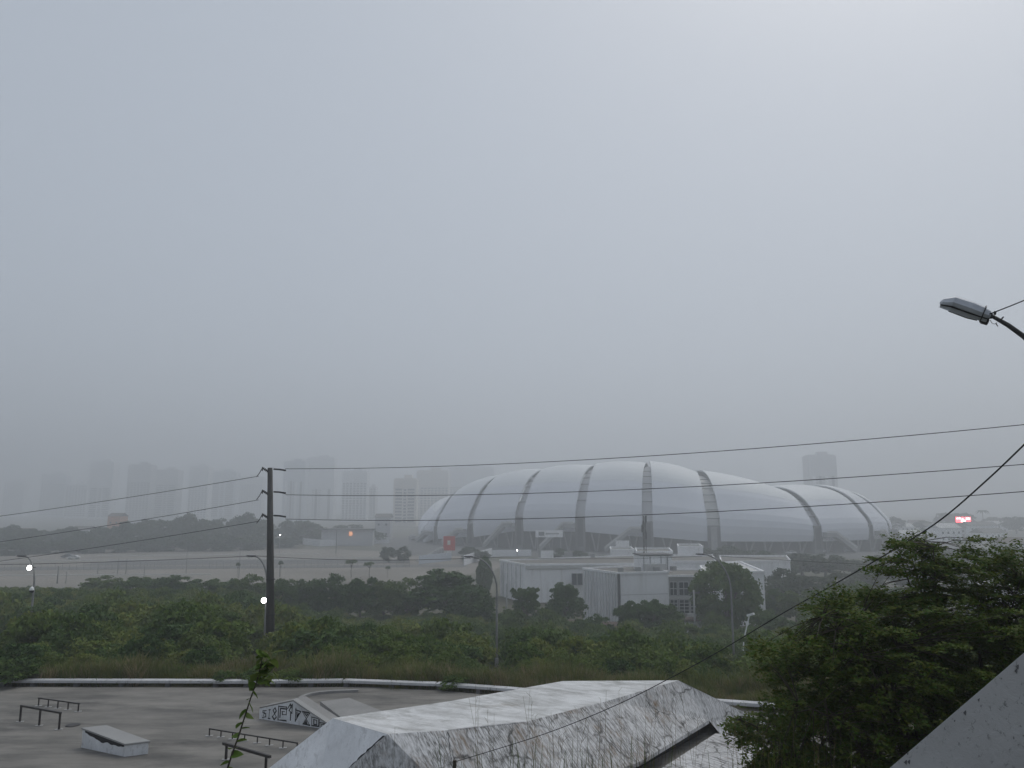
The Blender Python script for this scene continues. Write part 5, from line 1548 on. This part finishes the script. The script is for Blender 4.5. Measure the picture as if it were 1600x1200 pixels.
# ------------------------------------------------------------------ the large dark bush at the right, about 10 m away
OUT = [(1136, 1130), (1172, 1118), (1205, 1105), (1222, 1072), (1192, 1048), (1180, 1012), (1205, 1000), (1255, 980), (1285, 960), (1250, 948), (1268, 942), (1300, 930), (1360, 922), (1420, 925), (1440, 905), (1364, 892), (1372, 878), (1402, 845), (1432, 838), (1470, 860), (1497, 880), (1502, 858), (1526, 832), (1532, 850), (1515, 882), (1555, 855), (1600, 860), (1680, 850), (1740, 900), (1740, 1260), (1200, 1260), (1165, 1195), (1200, 1168), (1150, 1148)]
def inside(px, py, poly):
    c = False; j = len(poly) - 1
    for i in range(len(poly)):
        xi, yi = poly[i]; xj, yj = poly[j]
        if (yi > py) != (yj > py) and px < (xj - xi) * (py - yi) / (yj - yi) + xi: c = not c
        j = i
    return c
bc = at(1460, 1100, 10.6); bc.z = terrain_z(bc.x, bc.y)
bush = empty('bush', bc, 'large dark feathery bush filling the lower right behind the parapet', 'bush')
tw = MB(); LV, LD = [], []
root = Vector((bc.x + .3, bc.y + .2, bc.z))
nodes_ = []
tries = 0
while len(nodes_) < 2500 and tries < 30000:
    tries += 1
    px, py = RNG.uniform(1105, 1760), RNG.uniform(835, 1260)
    if not inside(px, py, OUT): continue
    # keep the crown airy near its top
    if py < 950 and RNG.random() < .15: continue
    Y = 10.7 + RNG.gauss(0, .75) * (1.0 if py > 950 else .6)
    Y = max(8.9, min(12.6, Y))
    nodes_.append(at(px, py, Y))
# boughs from the root to a share of the crown
bough_ends = RNG.sample(nodes_, 46)
bp_all = []
for e in bough_ends:
    s = root + Vector((RNG.uniform(-.35, .35), RNG.uniform(-.3, .3), 0))
    m1 = s.lerp(e, .35) + Vector((0, 0, .35 * (e - s).length * .5))
    m2 = s.lerp(e, .72) + Vector((0, 0, .16 * (e - s).length))
    pts_ = [s, m1, m2, e]
    tw.tube(pts_, [.04, .026, .014, .005], 6)
    for f in np.linspace(.3, 1, 8):
        k = f * 3; i = min(2, int(k)); bp_all.append(pts_[i].lerp(pts_[i + 1], k - i))
bpn = np.array([tuple(p) for p in bp_all])
cl_c, cl_d, cl_s = [], [], []
for nd in nodes_:
    dd = bpn - np.array(tuple(nd)); j = int(np.argmin((dd ** 2).sum(1)))
    s = bp_all[j]
    v = nd - s
    if v.length < .05: v = Vector((RNG.uniform(-1, 1), RNG.uniform(-1, 1), .3))
    out = v.normalized()
    tw.tube([s, s.lerp(nd, .5) + Vector((0, 0, .04)), nd], [.006, .0045, .0025], 4, cap=False)
    # a flat feathery spray: rachis with many short side pinnae carrying leaflets
    out = (out * .7 + Vector((RNG.uniform(-.6, .6), RNG.uniform(-.6, .6), RNG.uniform(-.15, .25)))).normalized()
    for q in range(3):
        o2 = (out + Vector((RNG.uniform(-.7, .7), RNG.uniform(-.7, .7), RNG.uniform(-.3, .2)))).normalized()
        side = o2.cross(Vector((0, 0, 1))).normalized()
        Ls = RNG.uniform(.22, .42)
        b0 = nd - o2 * Ls * .35
        for k in range(9):
            f = (k + .5) / 9
            c0 = b0 + o2 * Ls * f + Vector((0, 0, -.10 * f * f * Ls))
            for sg in (-1, 1):
                wlen = .085 * (1 - .55 * abs(f - .45)) * RNG.uniform(.7, 1.2)
                for t in (.45, 1.0):
                    p = c0 + side * sg * wlen * t + o2 * .03 * t + Vector((RNG.uniform(-.012, .012), RNG.uniform(-.012, .012), RNG.uniform(-.02, .02)))
                    cl_c.append(tuple(p)); cl_d.append((RNG.uniform(-.3, .3), RNG.uniform(-.3, .3), 1.0))
cc, dd_ = np.array(cl_c), np.array(cl_d)
v, f = leaf_cloud(cc, dd_, .026, aspect=.55, up_bias=.3, jitter=.45)
off = np.array(tuple(bc))
cr = link('crown', nmesh('bush_crown', v - off, f, 4, M['leaf_bush']), bush)
tw.build('branches', M['twig'], bush, smooth=True)
print('bush leaflets', len(cc))

# ------------------------------------------------------------------ climbing stem with heart-shaped leaves, near the camera
VP = [(352, 1212), (362, 1180), (373, 1150), (383, 1118), (392, 1090), (401, 1066), (407, 1042), (411, 1022)]
vp = [at(px, py, 5.0 + .02 * k) for k, (px, py) in enumerate(VP)]
vb = vp[0] + Vector((-.12, 0, -.55)); vb.z = terrain_z(vb.x, vb.y)
vine = empty('vine', vb, 'single leafy climbing stem rising in front of the plaza', 'plant')
MB().tube([vb] + vp, [.007] + [.0062 - .0005 * k for k in range(len(vp))], 7).build('stem', M['twig'], vine, smooth=True)
def leaf_mesh():
    prof = [(0, 0), (.34, -.06), (.50, .18), (.42, .48), (.22, .78), (0, 1.0)]
    v, f = [], []
    for x, y in prof: v += [(-x, y, .10 * x * 2 + -.12 * y * y), (0, y + (.06 if y == 0 else 0), -.12 * y * y), (x, y, .10 * x * 2 - .12 * y * y)]
    for k in range(len(prof) - 1):
        f += [(3 * k, 3 * k + 1, 3 * k + 4, 3 * k + 3), (3 * k + 1, 3 * k + 2, 3 * k + 5, 3 * k + 4)]
    me = bpy.data.meshes.new('vine_leaf'); me.from_pydata(v, [], f); me.update(); me.materials.append(M['leaf_vine'])
    me.polygons.foreach_set('use_smooth', [True] * len(f))
    return me
lm = leaf_mesh()
def lf(p, yaw, pitch, roll, s):
    o = link('leaf', lm, vine)
    o.location = p - vb; o.rotation_euler = (pitch, roll, yaw); o.scale = (s, s, s)
for k in range(22):
    f = k / 21 * (len(vp) - 1.001); i = int(f); p = vp[i].lerp(vp[i + 1], f - i)
    sg = 1 if k % 2 else -1
    lf(p, -sg * (1.1 + RNG.uniform(-.5, .5)), RNG.uniform(-1.0, .1), RNG.uniform(-.7, .7), RNG.uniform(.050, .078))
for k in range(24):     # the leafy tip
    p = vp[-1] + Vector((RNG.uniform(-.07, .09), RNG.uniform(-.05, .05), RNG.uniform(-.17, .02)))
    lf(p, RNG.uniform(0, 6.28), RNG.uniform(-.9, .5), RNG.uniform(-.8, .8), RNG.uniform(.050, .085))

# ------------------------------------------------------------------ thin dry stalks and blades before the funbox
sv = MB(); gv = MB()
for k in range(105):
    px = RNG.choice([RNG.gauss(820, 70), RNG.gauss(1000, 90), RNG.uniform(600, 1330), RNG.gauss(1190, 50), RNG.gauss(920, 60)])
    Y = RNG.uniform(5.4, 7.6)
    b = at(px, 1200, Y); b.z = terrain_z(b.x, b.y) - .03
    topy = RNG.uniform(1110, 1195) if RNG.random() < .75 else RNG.uniform(1068, 1130)
    t = at(px + RNG.gauss(12, 48), topy, Y + RNG.uniform(-.15, .15))
    mid = b.lerp(t, .55) + Vector((RNG.uniform(-.03, .03), 0, .04))
    sv.tube([b, mid, t], [.0020, .0014, .0007], 4, cap=False)
    if RNG.random() < .55:                       # a loose seed head
        for q in range(5):
            c = t.lerp(mid, q * .06)
            d = Vector((RNG.uniform(-1, 1), RNG.uniform(-.5, .5), .8)).normalized() * RNG.uniform(.02, .07)
            sv.tube([c, c + d], [.0012, .0008], 3, cap=False)
for k in range(90):
    px = RNG.choice([RNG.gauss(1190, 30), RNG.gauss(930, 60), RNG.gauss(1010, 40), RNG.gauss(830, 50)])
    Y = RNG.uniform(5.2, 6.6)
    b = at(px, 1200, Y); b.z = terrain_z(b.x, b.y) - .03
    t = at(px + RNG.gauss(0, 34), RNG.uniform(1150, 1215), Y + RNG.uniform(-.2, .2))
    m_ = b.lerp(t, .6) + Vector((0, 0, .05))
    w = RNG.uniform(.004, .008)
    gv.grid([[b + Vector((-w, 0, 0)), b + Vector((w, 0, 0))], [m_ + Vector((-w, 0, 0)), m_ + Vector((w, 0, 0))], [t + Vector((-.001, 0, 0)), t + Vector((.001, 0, 0))]])
tag(sv.build('dry_stalks', M['drygrass']), 'thin dry grass stalks standing before the white funbox', 'grass', kind='stuff')
tag(gv.build('grass_blades', M['grass']), 'green grass blades along the bottom edge', 'grass', kind='stuff')
# ------------------------------------------------------------------ the fog itself
hz = MB().box((0, 1500, 59), (5600, 3800, 120)).build('haze', None)
tag(hz, kind='stuff')
hm = bpy.data.materials.new('haze'); hm.use_nodes = True
hm.node_tree.nodes.clear()
ho = hm.node_tree.nodes.new('ShaderNodeOutputMaterial')
hv = hm.node_tree.nodes.new('ShaderNodeVolumePrincipled')
hv.inputs['Color'].default_value = (0.85, 0.875, 0.91, 1)
hv.inputs['Density'].default_value = 0.0017
hv.inputs['Anisotropy'].default_value = 0.45
hm.node_tree.links.new(hv.outputs[0], ho.inputs['Volume'])
hz.data.materials.append(hm)
hz.display_type = 'WIRE'
